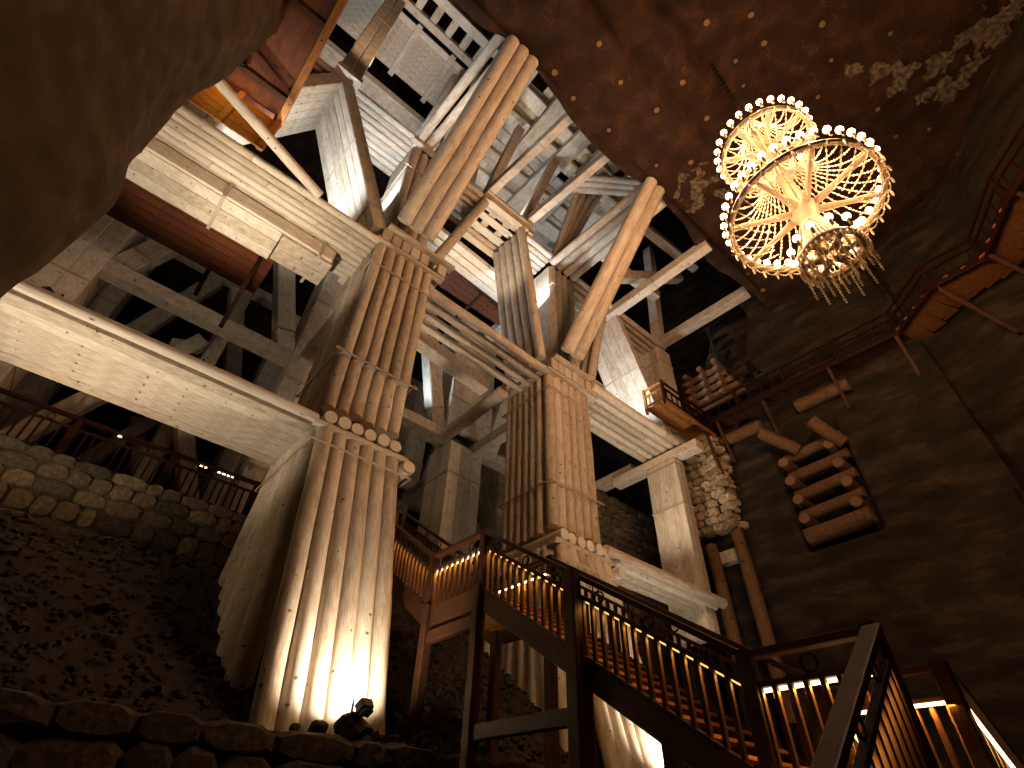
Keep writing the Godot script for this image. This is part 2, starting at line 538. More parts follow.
# ---------------------------------------------------------------- lamps
func flood(label: String, at: Vector3, aim: Vector3, energy: float, col: Color, angle: float, size := 0.25, cold := false) -> void:
	var t := thing("flood_lamp", label, "lamp", at, "black flood lamps on the timberwork")
	var d := (aim - at).normalized()
	var side := d.cross(Vector3(0, 1, 0))
	if side.length() < 0.05:
		side = Vector3(1, 0, 0)
	side = side.normalized()
	var up := side.cross(d).normalized()
	var b := Basis(side, up, -d)
	# housing: a shallow tray with cooling fins, open towards the aim
	var st := SurfaceTool.new()
	st.begin(Mesh.PRIMITIVE_TRIANGLES)
	var s := size
	add_box(st, Vector3(0, 0, 0.05), Vector3(s, s * 0.8, 0.02))
	for k in [-1, 1]:
		add_box(st, Vector3(k * s * 0.5, 0, 0.0), Vector3(0.015, s * 0.8, 0.12))
		add_box(st, Vector3(0, k * s * 0.4, 0.0), Vector3(s, 0.015, 0.12))
	for k in 5:
		add_box(st, Vector3((k - 2) * s * 0.2, 0, 0.09), Vector3(0.012, s * 0.7, 0.06))
	st.set_material(M.iron)
	part(t, "housing", st.commit(), Transform3D(b, at + up * 0.16))
	var lens := part(t, "lens", box_mesh(Vector3(0, 0, 0), Vector3(s * 0.94, s * 0.74, 0.012), M.coldlens if cold else M.lens), Transform3D(b, at + up * 0.16 + d * 0.02))
	lens.set_meta("label", "glowing lens")
	st = SurfaceTool.new()
	st.begin(Mesh.PRIMITIVE_TRIANGLES)
	add_box(st, Vector3(0, 0.015, 0), Vector3(s * 0.7, 0.03, 0.1))
	for k in [-1, 1]:
		add_box(st, Vector3(k * s * 0.55, 0.09, 0), Vector3(0.015, 0.18, 0.04))
	add_box(st, Vector3(0, 0.02, 0), Vector3(s * 1.12, 0.02, 0.04))
	st.set_material(M.iron)
	var flat := Basis(side, Vector3(0, 1, 0), side.cross(Vector3(0, 1, 0)).normalized())
	part(t, "bracket", st.commit(), Transform3D(flat, at))
	var l := SpotLight3D.new()
	l.name = "lamp_light"
	l.light_energy = energy
	l.light_color = col
	l.spot_angle = angle
	l.spot_angle_attenuation = 0.6
	l.spot_range = 60.0
	l.spot_attenuation = 2.0
	l.light_size = size * 0.45
	l.shadow_enabled = true
	t.add_child(l)
	l.transform = Transform3D(b, up * 0.16 + d * 0.05)

# ---------------------------------------------------------------- railings
func rail_run(t: Node3D, a: Vector3, b: Vector3, mat: String, spacing: float, led_side := Vector3.ZERO, drop := 1.0, lit := 0.0) -> void:
	# a and b are the ends of the top rail; the rail rises or falls between them
	var d := b - a
	var flat := Vector3(d.x, 0, d.z).normalized()
	var acr := flat.cross(Vector3(0, 1, 0))
	var dn := Vector3(0, -1, 0)
	board_part(t, "handrail", a, b, 0.15, 0.07, mat, Vector3(0, 1, 0) - d * (d.y / d.length_squared()))
	board_part(t, "sub_rail", a + dn * 0.26, b + dn * 0.26, 0.07, 0.05, mat, Vector3(0, 1, 0) - d * (d.y / d.length_squared()))
	board_part(t, "bottom_rail", a + dn * drop, b + dn * drop, 0.08, 0.06, mat, Vector3(0, 1, 0) - d * (d.y / d.length_squared()))
	var n := maxi(2, int(round(Vector3(d.x, 0, d.z).length() / spacing)))
	for i in n:
		var p := a.lerp(b, (i + 0.5) / n)
		board_part(t, "baluster", p + dn * drop, p + dn * 0.26, 0.055, 0.045, mat, flat)
	# scrolled ironwork between the hand rail and the sub rail
	var m := maxi(1, int(round(d.length() / 0.9)))
	for i in m:
		var p := a.lerp(b, (i + 0.5) / m) + dn * 0.15
		var tm := TorusMesh.new()
		tm.inner_radius = 0.06
		tm.outer_radius = 0.085
		tm.rings = 12
		tm.ring_segments = 5
		tm.material = M.iron
		part(t, "scroll", tm, Transform3D(Basis(flat, acr, flat.cross(acr)), p))
	if led_side != Vector3.ZERO:
		var o := led_side * 0.05 + dn * 0.30
		var strip := board_part(t, "led_strip", a + o, b + o, 0.03, 0.03, "led" if absf(d.y) < 0.1 or led_side.z != 0.0 else "ledwarm", Vector3(0, 1, 0) - d * (d.y / d.length_squared()))
		strip.set_meta("label", "glowing warm light strip")
		if lit > 0.0:
			var l := AreaLight3D.new()
			l.name = "strip_light"
			l.area_size = Vector2(d.length(), 0.03)
			l.light_energy = lit
			l.light_color = Color(1.0, 0.72, 0.30)
			l.shadow_enabled = true
			l.area_range = 12.0
			t.add_child(l)
			var xx := d.normalized()
			var zz := (Vector3(0, 1, 0) + led_side * 0.25)
			zz = (zz - xx * zz.dot(xx)).normalized()
			l.transform = Transform3D(Basis(xx, zz.cross(xx), zz), (a + b) / 2 + o + dn * 0.025 + led_side * 0.02 - t.position)

func newel(t: Node3D, p: Vector3, h: float, mat: String) -> void:
	board_part(t, "post", p - Vector3(0, h, 0), p + Vector3(0, 0.05, 0), 0.15, 0.15, mat)

# ---------------------------------------------------------------- scene
func _ready() -> void:
	rng.seed = 20
	noise.seed = 4
	noise.frequency = 0.01
	noise.fractal_octaves = 4
	# camera: wide lens tilted up, standing at the foot of the stairs (origin = eye)
	var cam := Camera3D.new()
	cam.name = "camera"
	cam.projection = Camera3D.PROJECTION_PERSPECTIVE
	cam.keep_aspect = Camera3D.KEEP_HEIGHT
	cam.fov = 72.13
	cam.near = 0.05
	cam.far = 200.0
	add_child(cam)
	cam.transform = Transform3D(Basis(Vector3(0.75323, 0.02881, 0.65712), Vector3(-0.45067, 0.75029, 0.48369), Vector3(-0.47910, -0.66048, 0.57813)).orthonormalized(), Vector3.ZERO)
	cam.current = true
	var we := WorldEnvironment.new()
	we.name = "environment"
	var env := Environment.new()
	env.background_mode = Environment.BG_COLOR
	env.background_color = Color(0, 0, 0)
	env.tonemap_mode = Environment.TONE_MAPPER_LINEAR
	env.tonemap_exposure = 1.0
	env.sdfgi_enabled = true
	env.ssao_enabled = true
	env.ssil_enabled = true
	we.environment = env
	add_child(we)

	make_materials()
	build_rock()
	build_front_row()
	build_upper_tier()
	build_back_rows()
	build_roof_crib()
	build_stairs()
	build_walkway()
	build_left_side()
	build_end_wall_things()
	build_chandelier()
	build_lamps()

# ---------------------------------------------------------------- rock shell
func build_rock() -> void:
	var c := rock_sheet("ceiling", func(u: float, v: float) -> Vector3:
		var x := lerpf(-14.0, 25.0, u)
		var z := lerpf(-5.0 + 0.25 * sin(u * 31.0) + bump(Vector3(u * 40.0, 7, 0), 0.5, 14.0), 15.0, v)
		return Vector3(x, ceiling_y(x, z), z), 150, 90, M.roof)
	# anchor plates of the roof bolts, set out in loose rows
	var disc := CylinderMesh.new()
	disc.top_radius = 0.08
	disc.bottom_radius = 0.11
	disc.height = 0.05
	disc.radial_segments = 10
	disc.rings = 1
	disc.material = M.bolt
	for i in 14:
		for j in 8:
			var x := 0.5 + i * 1.42 + (j % 2) * 0.7 + rng.randf_range(-0.25, 0.25)
			var z := -4.3 + j * 1.35 + rng.randf_range(-0.25, 0.25)
			if x > 19.3 or rng.randf() < 0.3:
				continue
			var y := ceiling_y(x, z) - 0.03
			var o := part(c, "bolt_plate", disc, Transform3D(Basis.from_euler(Vector3(rng.randf_range(-0.2, 0.2), 0, rng.randf_range(-0.2, 0.2))).scaled(Vector3.ONE * rng.randf_range(0.6, 1.0)), Vector3(x, y, z)))
			o.position = Vector3(x, y, z)
	# crusts of pale salt grown on the roof
	salt_crust(c, "salt_crust", [Vector2(13.15, 2.47), Vector2(13.55, 3.37), Vector2(14.9, 4.3), Vector2(15.2, 5.3), Vector2(14.5, 6.26), Vector2(14.7, 7.6), Vector2(15.6, 7.8), Vector2(16.1, 6.6), Vector2(16.8, 5.7), Vector2(17.0, 5.2), Vector2(17.0, 4.1), Vector2(15.6, 3.44), Vector2(14.2, 2.79)])
	salt_crust(c, "salt_crust", [Vector2(11.6, -4.7), Vector2(11.5, -3.5), Vector2(11.7, -2.7), Vector2(12.1, -3.3), Vector2(13.6, -2.0), Vector2(13.9, -2.5), Vector2(13.0, -3.4), Vector2(13.2, -4.4), Vector2(12.4, -4.2)])
	rock_sheet("wall_end", func(u: float, v: float) -> Vector3:
		var z := lerpf(-11.2, -0.6, u)
		var y := lerpf(-2.2, 21.5, v)
		var zz := z
		if y > 14.8 and u < 0.3:
			zz = lerpf(-8.6 + 0.5 * sin(y * 1.3), -0.6, u)
		var p := Vector3(20.3, y, zz)
		p.x += bump(p, 0.7, 7.0) + bump(p, 0.2, 40.0)
		if y > 8.45 and y < 13.1 and zz > -6.95 and zz < -4.35:
			p.x += 0.95
		return p, 106, 150, M.wall)
	rock_sheet("wall_side", func(u: float, v: float) -> Vector3:
		var y := lerpf(-2.2, 21.5, v)
		var path := [Vector2(20.3, -0.8), Vector2(20.9, -0.4), Vector2(20.0, 1.8), Vector2(19.6, 3.2), Vector2(17.6, 5.0), Vector2(15.4, 7.4), Vector2(8.0, 12.0)]
		var g := u * (path.size() - 1)
		var gi := mini(int(g), path.size() - 2)
		var gq: Vector2 = path[gi].lerp(path[gi + 1], g - gi)
		var p := Vector3(gq.x, y, gq.y)
		var k := bump(p, 0.9, 6.0) * smoothstep(0.0, 0.06, u) + bump(p, 0.25, 35.0)
		return p + Vector3(0.69, 0, 0.72) * k, 90, 110, M.wall)
	rock_sheet("wall_rear", func(u: float, v: float) -> Vector3:
		var y := lerpf(-2.2, 21.5, v)
		var p := Vector3(lerpf(8.2, -14.0, u), y, lerpf(10.8, 13.0, u))
		p.z += bump(p, 1.0, 7.0)
		return p, 40, 40, M.wall)
	rock_sheet("wall_far", func(u: float, v: float) -> Vector3:
		var p := Vector3(lerpf(-14.0, 26.0, u), lerpf(-2.2, 40.0, v), -30.0)
		p.z += bump(p, 1.5, 6.0)
		return p, 50, 50, M.wall)
	rock_sheet("wall_niche", func(u: float, v: float) -> Vector3:
		var p := Vector3(25.0, lerpf(-2.2, 40.0, v), lerpf(-30.0, -4.0, u))
		p.x += bump(p, 1.2, 7.0)
		return p, 50, 50, M.wall)
	rock_sheet("wall_lip", func(u: float, v: float) -> Vector3:
		var x := lerpf(-14.0, 25.0, u)
		var p := Vector3(x, lerpf(20.2, 40.0, v), -4.6)
		p.z += bump(p, 0.8, 8.0) * minf(1.0, v * 6.0)
		return p, 60, 30, M.roof)
	rock_sheet("ceiling_upper", func(u: float, v: float) -> Vector3:
		var p := Vector3(lerpf(-14.0, 26.0, u), 40.0, lerpf(-30.0, -4.0, v))
		p.y += bump(p, 1.5, 7.0)
		return p, 30, 30, M.roof)
	# the rock pillar close to the camera on the left; its right edge stands upright
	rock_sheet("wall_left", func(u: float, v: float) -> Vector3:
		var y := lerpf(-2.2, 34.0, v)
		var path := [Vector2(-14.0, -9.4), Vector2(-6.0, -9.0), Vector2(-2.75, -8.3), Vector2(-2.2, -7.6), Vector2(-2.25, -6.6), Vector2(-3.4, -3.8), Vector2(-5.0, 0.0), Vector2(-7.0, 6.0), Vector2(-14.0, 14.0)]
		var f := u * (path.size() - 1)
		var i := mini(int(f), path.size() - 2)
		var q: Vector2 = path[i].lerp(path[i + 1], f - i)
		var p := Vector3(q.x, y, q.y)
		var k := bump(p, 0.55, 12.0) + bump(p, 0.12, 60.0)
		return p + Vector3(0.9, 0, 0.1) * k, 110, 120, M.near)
	rock_sheet("wall_outer", func(u: float, v: float) -> Vector3:
		return Vector3(-14.0, lerpf(-2.2, 40.0, v), lerpf(14.0, -30.0, u)), 8, 8, M.wall)
	rock_sheet("floor", func(u: float, v: float) -> Vector3:
		var x := lerpf(-14.0, 25.0, u)
		var zs := [15.0, 6.0, -1.0, -7.7, -7.78, -8.5, -9.4, -10.5, -12.0, -13.15, -13.6, -13.62, -15.0, -18.0, -30.0]
		var f := v * (zs.size() - 1)
		var i := mini(int(f), zs.size() - 2)
		var z: float = lerpf(zs[i], zs[i + 1], f - i)
		var y := ground_y(x, z)
		if z < -13.61:
			y = 6.0
		elif z < -7.78:
			y += bump(Vector3(x, 0, z), 0.35, 30.0)
		return Vector3(x, y, z), 90, 112, M.soil)

func salt_crust(parent: Node3D, called: String, outline: Array) -> void:
	# a thin crust with a ragged rim that follows the underside of the roof
	var poly := PackedVector2Array()
	for i in outline.size():
		var a: Vector2 = outline[i]
		var b: Vector2 = outline[(i + 1) % outline.size()]
		for k in 6:
			var p := a.lerp(b, k / 6.0)
			var n := (b - a).orthogonal().normalized()
			poly.append(p + n * noise.get_noise_2d(p.x * 150.0, p.y * 150.0) * 0.6)
	var st := SurfaceTool.new()
	st.begin(Mesh.PRIMITIVE_TRIANGLES)
	st.set_smooth_group(0)
	var lo := poly[0]
	var hi := poly[0]
	for p in poly:
		lo = lo.min(p)
		hi = hi.max(p)
	var s := 0.055
	var nx := int((hi.x - lo.x) / s) + 1
	var nz := int((hi.y - lo.y) / s) + 1
	for j in nz:
		for i in nx:
			var m := lo + Vector2(i + 0.5, j + 0.5) * s
			if not Geometry2D.is_point_in_polygon(m, poly):
				continue
			if noise.get_noise_2d(m.x * 90.0 + 900.0, m.y * 90.0) > 0.10:
				continue
			var q := []
			for d in [Vector2(0, 0), Vector2(1, 0), Vector2(1, 1), Vector2(0, 1)]:
				var w: Vector2 = lo + (Vector2(i, j) + d) * s
				var h := 0.05 + 0.08 * absf(noise.get_noise_2d(w.x * 120.0, w.y * 120.0))
				q.append(Vector3(w.x, ceiling_y(w.x, w.y) - h, w.y))
			for t in [0, 1, 2, 0, 2, 3]:
				st.add_vertex(q[t])
	st.index()
	st.generate_normals()
	st.set_material(M.salt)
	part(parent, called, st.commit(), Transform3D())

# ---------------------------------------------------------------- front row of the timber crib
func build_front_row() -> void:
	var p := thing("log_pillar", "whitewashed log pillar on a flared base with a flood lamp at its foot", "pillar", Vector3(3.75, 1.0, -10.8), "log pillars of the front row")
	pillar_base(p, 2.75, 4.75, 1.0, 6.75)
	pillar_cap(p, 2.72, 4.7, 6.76)
	pillar_shaft(p, 2.7, 4.75, 7.25, 13.95, 9.1, [9.15, 12.85])
	pillar_head(p, 2.7, 4.75, 13.95)
	p = thing("log_pillar", "whitewashed log pillar rising behind the staircase railing", "pillar", Vector3(11.05, 1.0, -10.8), "log pillars of the front row")
	pillar_base(p, 9.95, 12.15, 1.0, 6.4)
	pillar_cap(p, 9.95, 12.15, 6.42)
	pillar_shaft(p, 9.95, 12.15, 6.9, 13.05, 7.0, [8.5, 12.3])
	pillar_head(p, 9.95, 12.15, 13.05)
	plank_post("plank-clad white post standing against the rubble wall at the chamber end", "", 17.45, 18.1, -10.0, -11.5, 5.6, 12.75, [10.6, 12.5])
	single("cross_beam", "squared cross beam resting on the plank post by the rubble wall", "", Vector3(17.75, 13.0, -8.9), Vector3(17.75, 13.0, -13.4), 0.55, 0.42, false, [], Vector3(0, 1, 0))
	# broad beam boarded below, left of the lamp-lit pillar
	var t := thing("boarded_beam", "broad white boarded beam spanning from the rock to the lamp-lit pillar base", "beam", Vector3(-3.0, 6.7, -10.8))
	face_of_planks(t, Vector3(-10.0, 6.78, -9.85), Vector3(-10.0, 6.78, -12.0), Vector3(2.68, 6.78, -9.85), Vector3(2.68, 6.78, -12.0), 7, 0.16, Vector3(0, -1, 0))
	log_part(t, Vector3(-10.0, 6.86, -9.74), Vector3(2.62, 6.86, -9.74), 0.12, 2)
	box_part(t, "core", Vector3(-3.7, 7.0, -10.95), Vector3(12.4, 0.25, 2.0), M.white1)
	log_floor("log_beam", "band of whitewashed logs crossing above the broad boarded beam", "lying log beams of the front row", -10.0, 2.7, 13.8, -9.85, -12.0, 9, 0.122, [-1.2, 0.4, -0.6, 1.0, -2.0, 0.2])
	t = thing("boarded_box_beam", "strapped box beam of wide planks hung below the upper log band", "beam", Vector3(-3.5, 13.0, -11.4))
	face_of_planks(t, Vector3(-10.0, 13.3, -11.15), Vector3(-10.0, 13.3, -12.35), Vector3(0.35, 13.3, -11.15), Vector3(0.35, 13.3, -12.35), 3, 0.16, Vector3(0, -1, 0))
	face_of_planks(t, Vector3(0.4, 13.27, -11.17), Vector3(0.4, 13.27, -12.2), Vector3(1.95, 13.27, -11.17), Vector3(1.95, 13.27, -12.2), 2, 0.18, Vector3(0, -1, 0))
	face_of_planks(t, Vector3(-10.0, 13.28, -11.12), Vector3(-10.0, 13.76, -11.12), Vector3(1.9, 13.28, -11.12), Vector3(1.9, 13.76, -11.12), 2, 0.1, Vector3(0, 0, 1))
	for x in [-1.35, 1.5]:
		box_part(t, "strap", Vector3(x, 13.19, -11.75), Vector3(0.09, 0.03, 1.35), M.strap)
		box_part(t, "strap", Vector3(x, 13.5, -11.05), Vector3(0.09, 0.64, 0.03), M.strap)
	log_floor("log_beam", "four spaced logs spanning between the two log pillars", "lying log beams of the front row", 4.7, 10.0, 13.2, -9.85, -11.7, 4, 0.155, [], -0.05)
	log_floor("log_beam", "bright lit logs running from the staircase pillar up to the balcony", "lying log beams of the front row", 12.1, 18.3, 13.3, -9.6, -11.8, 6, 0.19, [16.6, 17.0, 16.2, 17.3])
	log_floor("log_beam", "low lit logs running right from above the staircase handrail", "lying log beams of the front row", 11.9, 18.2, 6.55, -9.5, -11.0, 4, 0.19)
	single("beam", "squared beam with a free sawn end behind the four spaced logs", "", Vector3(4.7, 14.0, -12.6), Vector3(9.1, 13.35, -12.6), 0.55, 0.5, false, [], Vector3(0, 1, 0))
	single("beam", "short round log poking out beside the staircase pillar shaft", "", Vector3(9.45, 12.95, -11.9), Vector3(9.6, 13.1, -16.0), 0.55, 0.5, true)
	# braces that lean out to the edge of the rock roof
	var g := "leaning log braces under the rock roof edge"
	t = thing("brace", "three thick brown-lit logs leaning from the lamp-lit pillar up to the roof edge", "brace", Vector3(3.7, 14.7, -9.2), g)
	for i in 3:
		log_part(t, Vector3(3.1 + i * 0.46, 14.84, -9.45), Vector3(3.3 + i * 0.44, 20.25, -4.6), 0.25, i % 2)
	t = thing("brace", "pair of thick brown-lit logs leaning from the staircase pillar up to the roof edge", "brace", Vector3(10.9, 13.9, -9.3), g)
	for i in 2:
		log_part(t, Vector3(10.4 + i * 0.52, 13.95, -9.4), Vector3(10.7 + i * 0.5, 20.3, -4.65), 0.28, i)
	# pole lying against the log band beside the platform
	single("strut", "loose pale pole slanting past the yellow-lit platform", "", Vector3(0.66, 13.86, -9.72), Vector3(-4.2, 13.98, -8.1), 0.3, 0.3, true, [], Vector3(0, 0, 1), 2)

func build_upper_tier() -> void:
	leg_of_frame("white plank strut leaning left from the lamp-lit pillar head", Vector3(2.6, 14.45, 0), Vector3(-0.24, 21.0, 0), -9.85, -12.1, 6, false, 0.5)
	leg_of_frame("white plank strut meeting its partner's top beside the wooden platform", Vector3(-3.3, 14.45, 0), Vector3(-0.56, 21.0, 0), -9.85, -12.1, 6, false, 0.5)
	leg_of_frame("thin log strut rising right from the lamp-lit pillar head", Vector3(4.72, 14.9, 0), Vector3(6.45, 20.7, 0), -9.85, -11.8, 5, true, 0.3)
	leg_of_frame("log strut rising left from the staircase pillar head to the white deck", Vector3(9.62, 13.5, 0), Vector3(8.5, 20.6, 0), -9.8, -11.9, 5, true, 0.3)
	leg_of_frame("strut of logs rising right from the staircase pillar head", Vector3(12.3, 13.7, 0), Vector3(14.0, 19.9, 0), -9.9, -12.0, 5, true, 0.3)
	leg_of_frame("dazzling white plank strut rising beside the small balcony", Vector3(17.6, 13.9, 0), Vector3(14.95, 19.9, 0), -10.0, -12.1, 4, false, 0.4)
	# tier-three pillars
	var g := "log posts of the upper tier"
	var t := thing("upper_post", "log post of the upper tier with a glaring lamp on its left face", "post", Vector3(3.6, 14.6, -11.0), g)
	face_of_logs(t, Vector3(2.85, 14.65, -10.35), Vector3(4.4, 14.65, -10.35), Vector3(2.85, 21.1, -10.35), Vector3(4.4, 21.1, -10.35), 4, 0.195)
	face_of_planks(t, Vector3(2.95, 14.65, -10.3), Vector3(2.95, 14.65, -12.0), Vector3(2.95, 21.1, -10.3), Vector3(2.95, 21.1, -12.0), 4, 0.2, Vector3(-1, 0, 0))
	face_of_planks(t, Vector3(4.3, 14.65, -10.4), Vector3(4.3, 14.65, -12.0), Vector3(4.3, 21.1, -10.4), Vector3(4.3, 21.1, -12.0), 4, 0.2, Vector3(1, 0, 0))
	strap(t, 2.83, 4.42, -12.05, -10.1, 19.3)
	t = thing("upper_post", "log post of the upper tier above the staircase pillar", "post", Vector3(11.1, 13.6, -11.0), g)
	face_of_logs(t, Vector3(10.4, 13.75, -10.25), Vector3(11.9, 13.75, -10.25), Vector3(10.4, 20.0, -10.25), Vector3(11.9, 20.0, -10.25), 4, 0.19)
	face_of_planks(t, Vector3(10.48, 13.75, -10.2), Vector3(10.48, 13.75, -12.0), Vector3(10.48, 20.0, -10.2), Vector3(10.48, 20.0, -12.0), 4, 0.2, Vector3(-1, 0, 0))
	face_of_planks(t, Vector3(11.8, 13.75, -10.3), Vector3(11.8, 13.75, -12.0), Vector3(11.8, 20.0, -10.3), Vector3(11.8, 20.0, -12.0), 4, 0.2, Vector3(1, 0, 0))
	strap(t, 10.38, 11.92, -12.05, -10.0, 18.6)
	plank_post("white plank post rising from behind the small balcony to the dark niche", "", 18.3, 19.3, -10.1, -11.7, 13.4, 20.2, [19.2, 17.0])
	# lying logs of level three
	log_floor("log_beam", "glaringly lit logs ending at the lamp-hung upper post", "lying log beams of the upper tier", -3.4, 2.85, 21.15, -9.9, -12.1, 8, 0.14)
	log_floor("log_beam", "thin logs lying between the lamp-hung post and the white deck", "lying log beams of the upper tier", 4.3, 6.5, 20.85, -9.9, -11.9, 7, 0.14)
	log_floor("log_beam", "logs lying between the white deck and the post above the staircase pillar", "lying log beams of the upper tier", 8.8, 10.45, 20.4, -9.9, -11.9, 7, 0.14)
	log_floor("log_beam", "logs lying right of the post above the staircase pillar", "lying log beams of the upper tier", 11.9, 18.5, 20.15, -9.9, -12.0, 7, 0.15)
	# the small white deck between the struts
	t = thing("timber_deck", "small white deck of crossed planks carried by the two log struts", "deck", Vector3(7.6, 20.7, -10.9))
	timber_part(t, Vector3(6.3, 20.8, -9.95), Vector3(9.0, 20.8, -9.95), 0.2, 0.3, Vector3(0, 0, 1))
	timber_part(t, Vector3(6.3, 21.15, -9.85), Vector3(9.1, 21.15, -9.85), 0.2, 0.3, Vector3(0, 0, 1))
	timber_part(t, Vector3(6.3, 20.8, -11.9), Vector3(9.0, 20.8, -11.9), 0.2, 0.3, Vector3(0, 0, 1))
	for x in [6.4, 8.9]:
		timber_part(t, Vector3(x, 20.72, -9.8), Vector3(x, 20.72, -12.1), 0.24, 0.18, Vector3(0, 1, 0))
	for k in [[-10.2, 0.42], [-10.72, 0.32], [-11.3, 0.36], [-11.68, 0.2]]:
		timber_part(t, Vector3(6.3, 20.98, k[0]), Vector3(9.0, 20.98, k[0]), 0.1, k[1], Vector3(0, 0, 1))
	for x in [7.2, 8.0]:
		timber_part(t, Vector3(x, 21.1, -9.9), Vector3(x, 21.1, -12.0), 0.34, 0.12, Vector3(0, 1, 0))
	# timbers of level three reaching out to the lip of the rock roof
	var gz := "level timbers reaching out to the rock roof edge"
	t = thing("out_beam", "three grey logs reaching out behind the thick three-log brace", "beam", Vector3(3.4, 21.3, -9.9), gz)
	for i in 3:
		log_part(t, Vector3(2.95 + i * 0.44, 21.4, -10.1), Vector3(3.0 + i * 0.5, 21.0, -4.8), 0.19)
	timber_part(t, Vector3(2.7, 21.1, -10.0), Vector3(4.5, 21.1, -10.0), 0.18, 0.2, Vector3(0, 0, 1), 1, "plate")
	single("out_beam", "single squared timber reaching out from the deck's corner by the thin logs", gz, Vector3(6.5, 21.45, -10.1), Vector3(6.62, 20.6, -4.6), 0.34, 0.4, false, [0.2, 0.62], Vector3(0, 1, 0), 0)
	single("out_beam", "single squared timber reaching out from the deck's corner nearest the staircase pillar", gz, Vector3(8.75, 21.55, -10.2), Vector3(8.85, 20.8, -4.6), 0.34, 0.4, false, [0.25, 0.7], Vector3(0, 1, 0), 0)
	t = thing("out_beam", "four grey logs reaching out from the upper post over the staircase pillar", "beam", Vector3(11.1, 20.2, -9.9), gz)
	for i in 4:
		log_part(t, Vector3(10.5 + i * 0.42, 20.2, -10.1), Vector3(11.0 + i * 0.4, 20.9, -4.8), 0.2)
	single("out_beam", "lone squared timber reaching out near the balcony below the rock roof", gz, Vector3(14.7, 20.1, -10.6), Vector3(15.0, 20.4, -4.8), 0.46, 0.5, false, [0.5], Vector3(0, 1, 0), 2)
	single("out_beam", "thick squared timber reaching out above the dark niche", gz, Vector3(18.6, 20.6, -11.6), Vector3(19.2, 21.0, -5.2), 0.5, 0.5, false, [], Vector3(0, 1, 0), 1)
	t = thing("strut", "four logs fanning upward above the post over the staircase pillar", "strut", Vector3(10.7, 20.4, -10.2))
	for i in 4:
		log_part(t, Vector3(10.6 + i * 0.1, 20.5, -10.2), Vector3(10.7 + i * 0.5, 26.2, -7.6), 0.17, 1)
	single("strut", "grey timber leaning up above the deck's corner by the thin logs", "", Vector3(6.55, 21.4, -10.2), Vector3(7.0, 26.3, -8.6), 0.42, 0.36, false, [], Vector3(0, 0, 1), 1)
	single("strut", "grey timber leaning up above the deck's corner nearest the staircase pillar", "", Vector3(8.6, 21.5, -10.2), Vector3(9.4, 26.3, -8.6), 0.42, 0.36, false, [], Vector3(0, 0, 1), 1)
	single("strut", "white-lit post standing on the thin logs behind the three-log brace", "", Vector3(5.7, 21.2, -10.6), Vector3(6.0, 26.35, -10.6), 0.5, 0.5, false, [0.5])
	single("strut", "upright timber rising from the plank post beside the dark niche", "", Vector3(18.9, 20.6, -10.4), Vector3(19.6, 30.0, -10.0), 0.55, 0.55, false, [0.2])

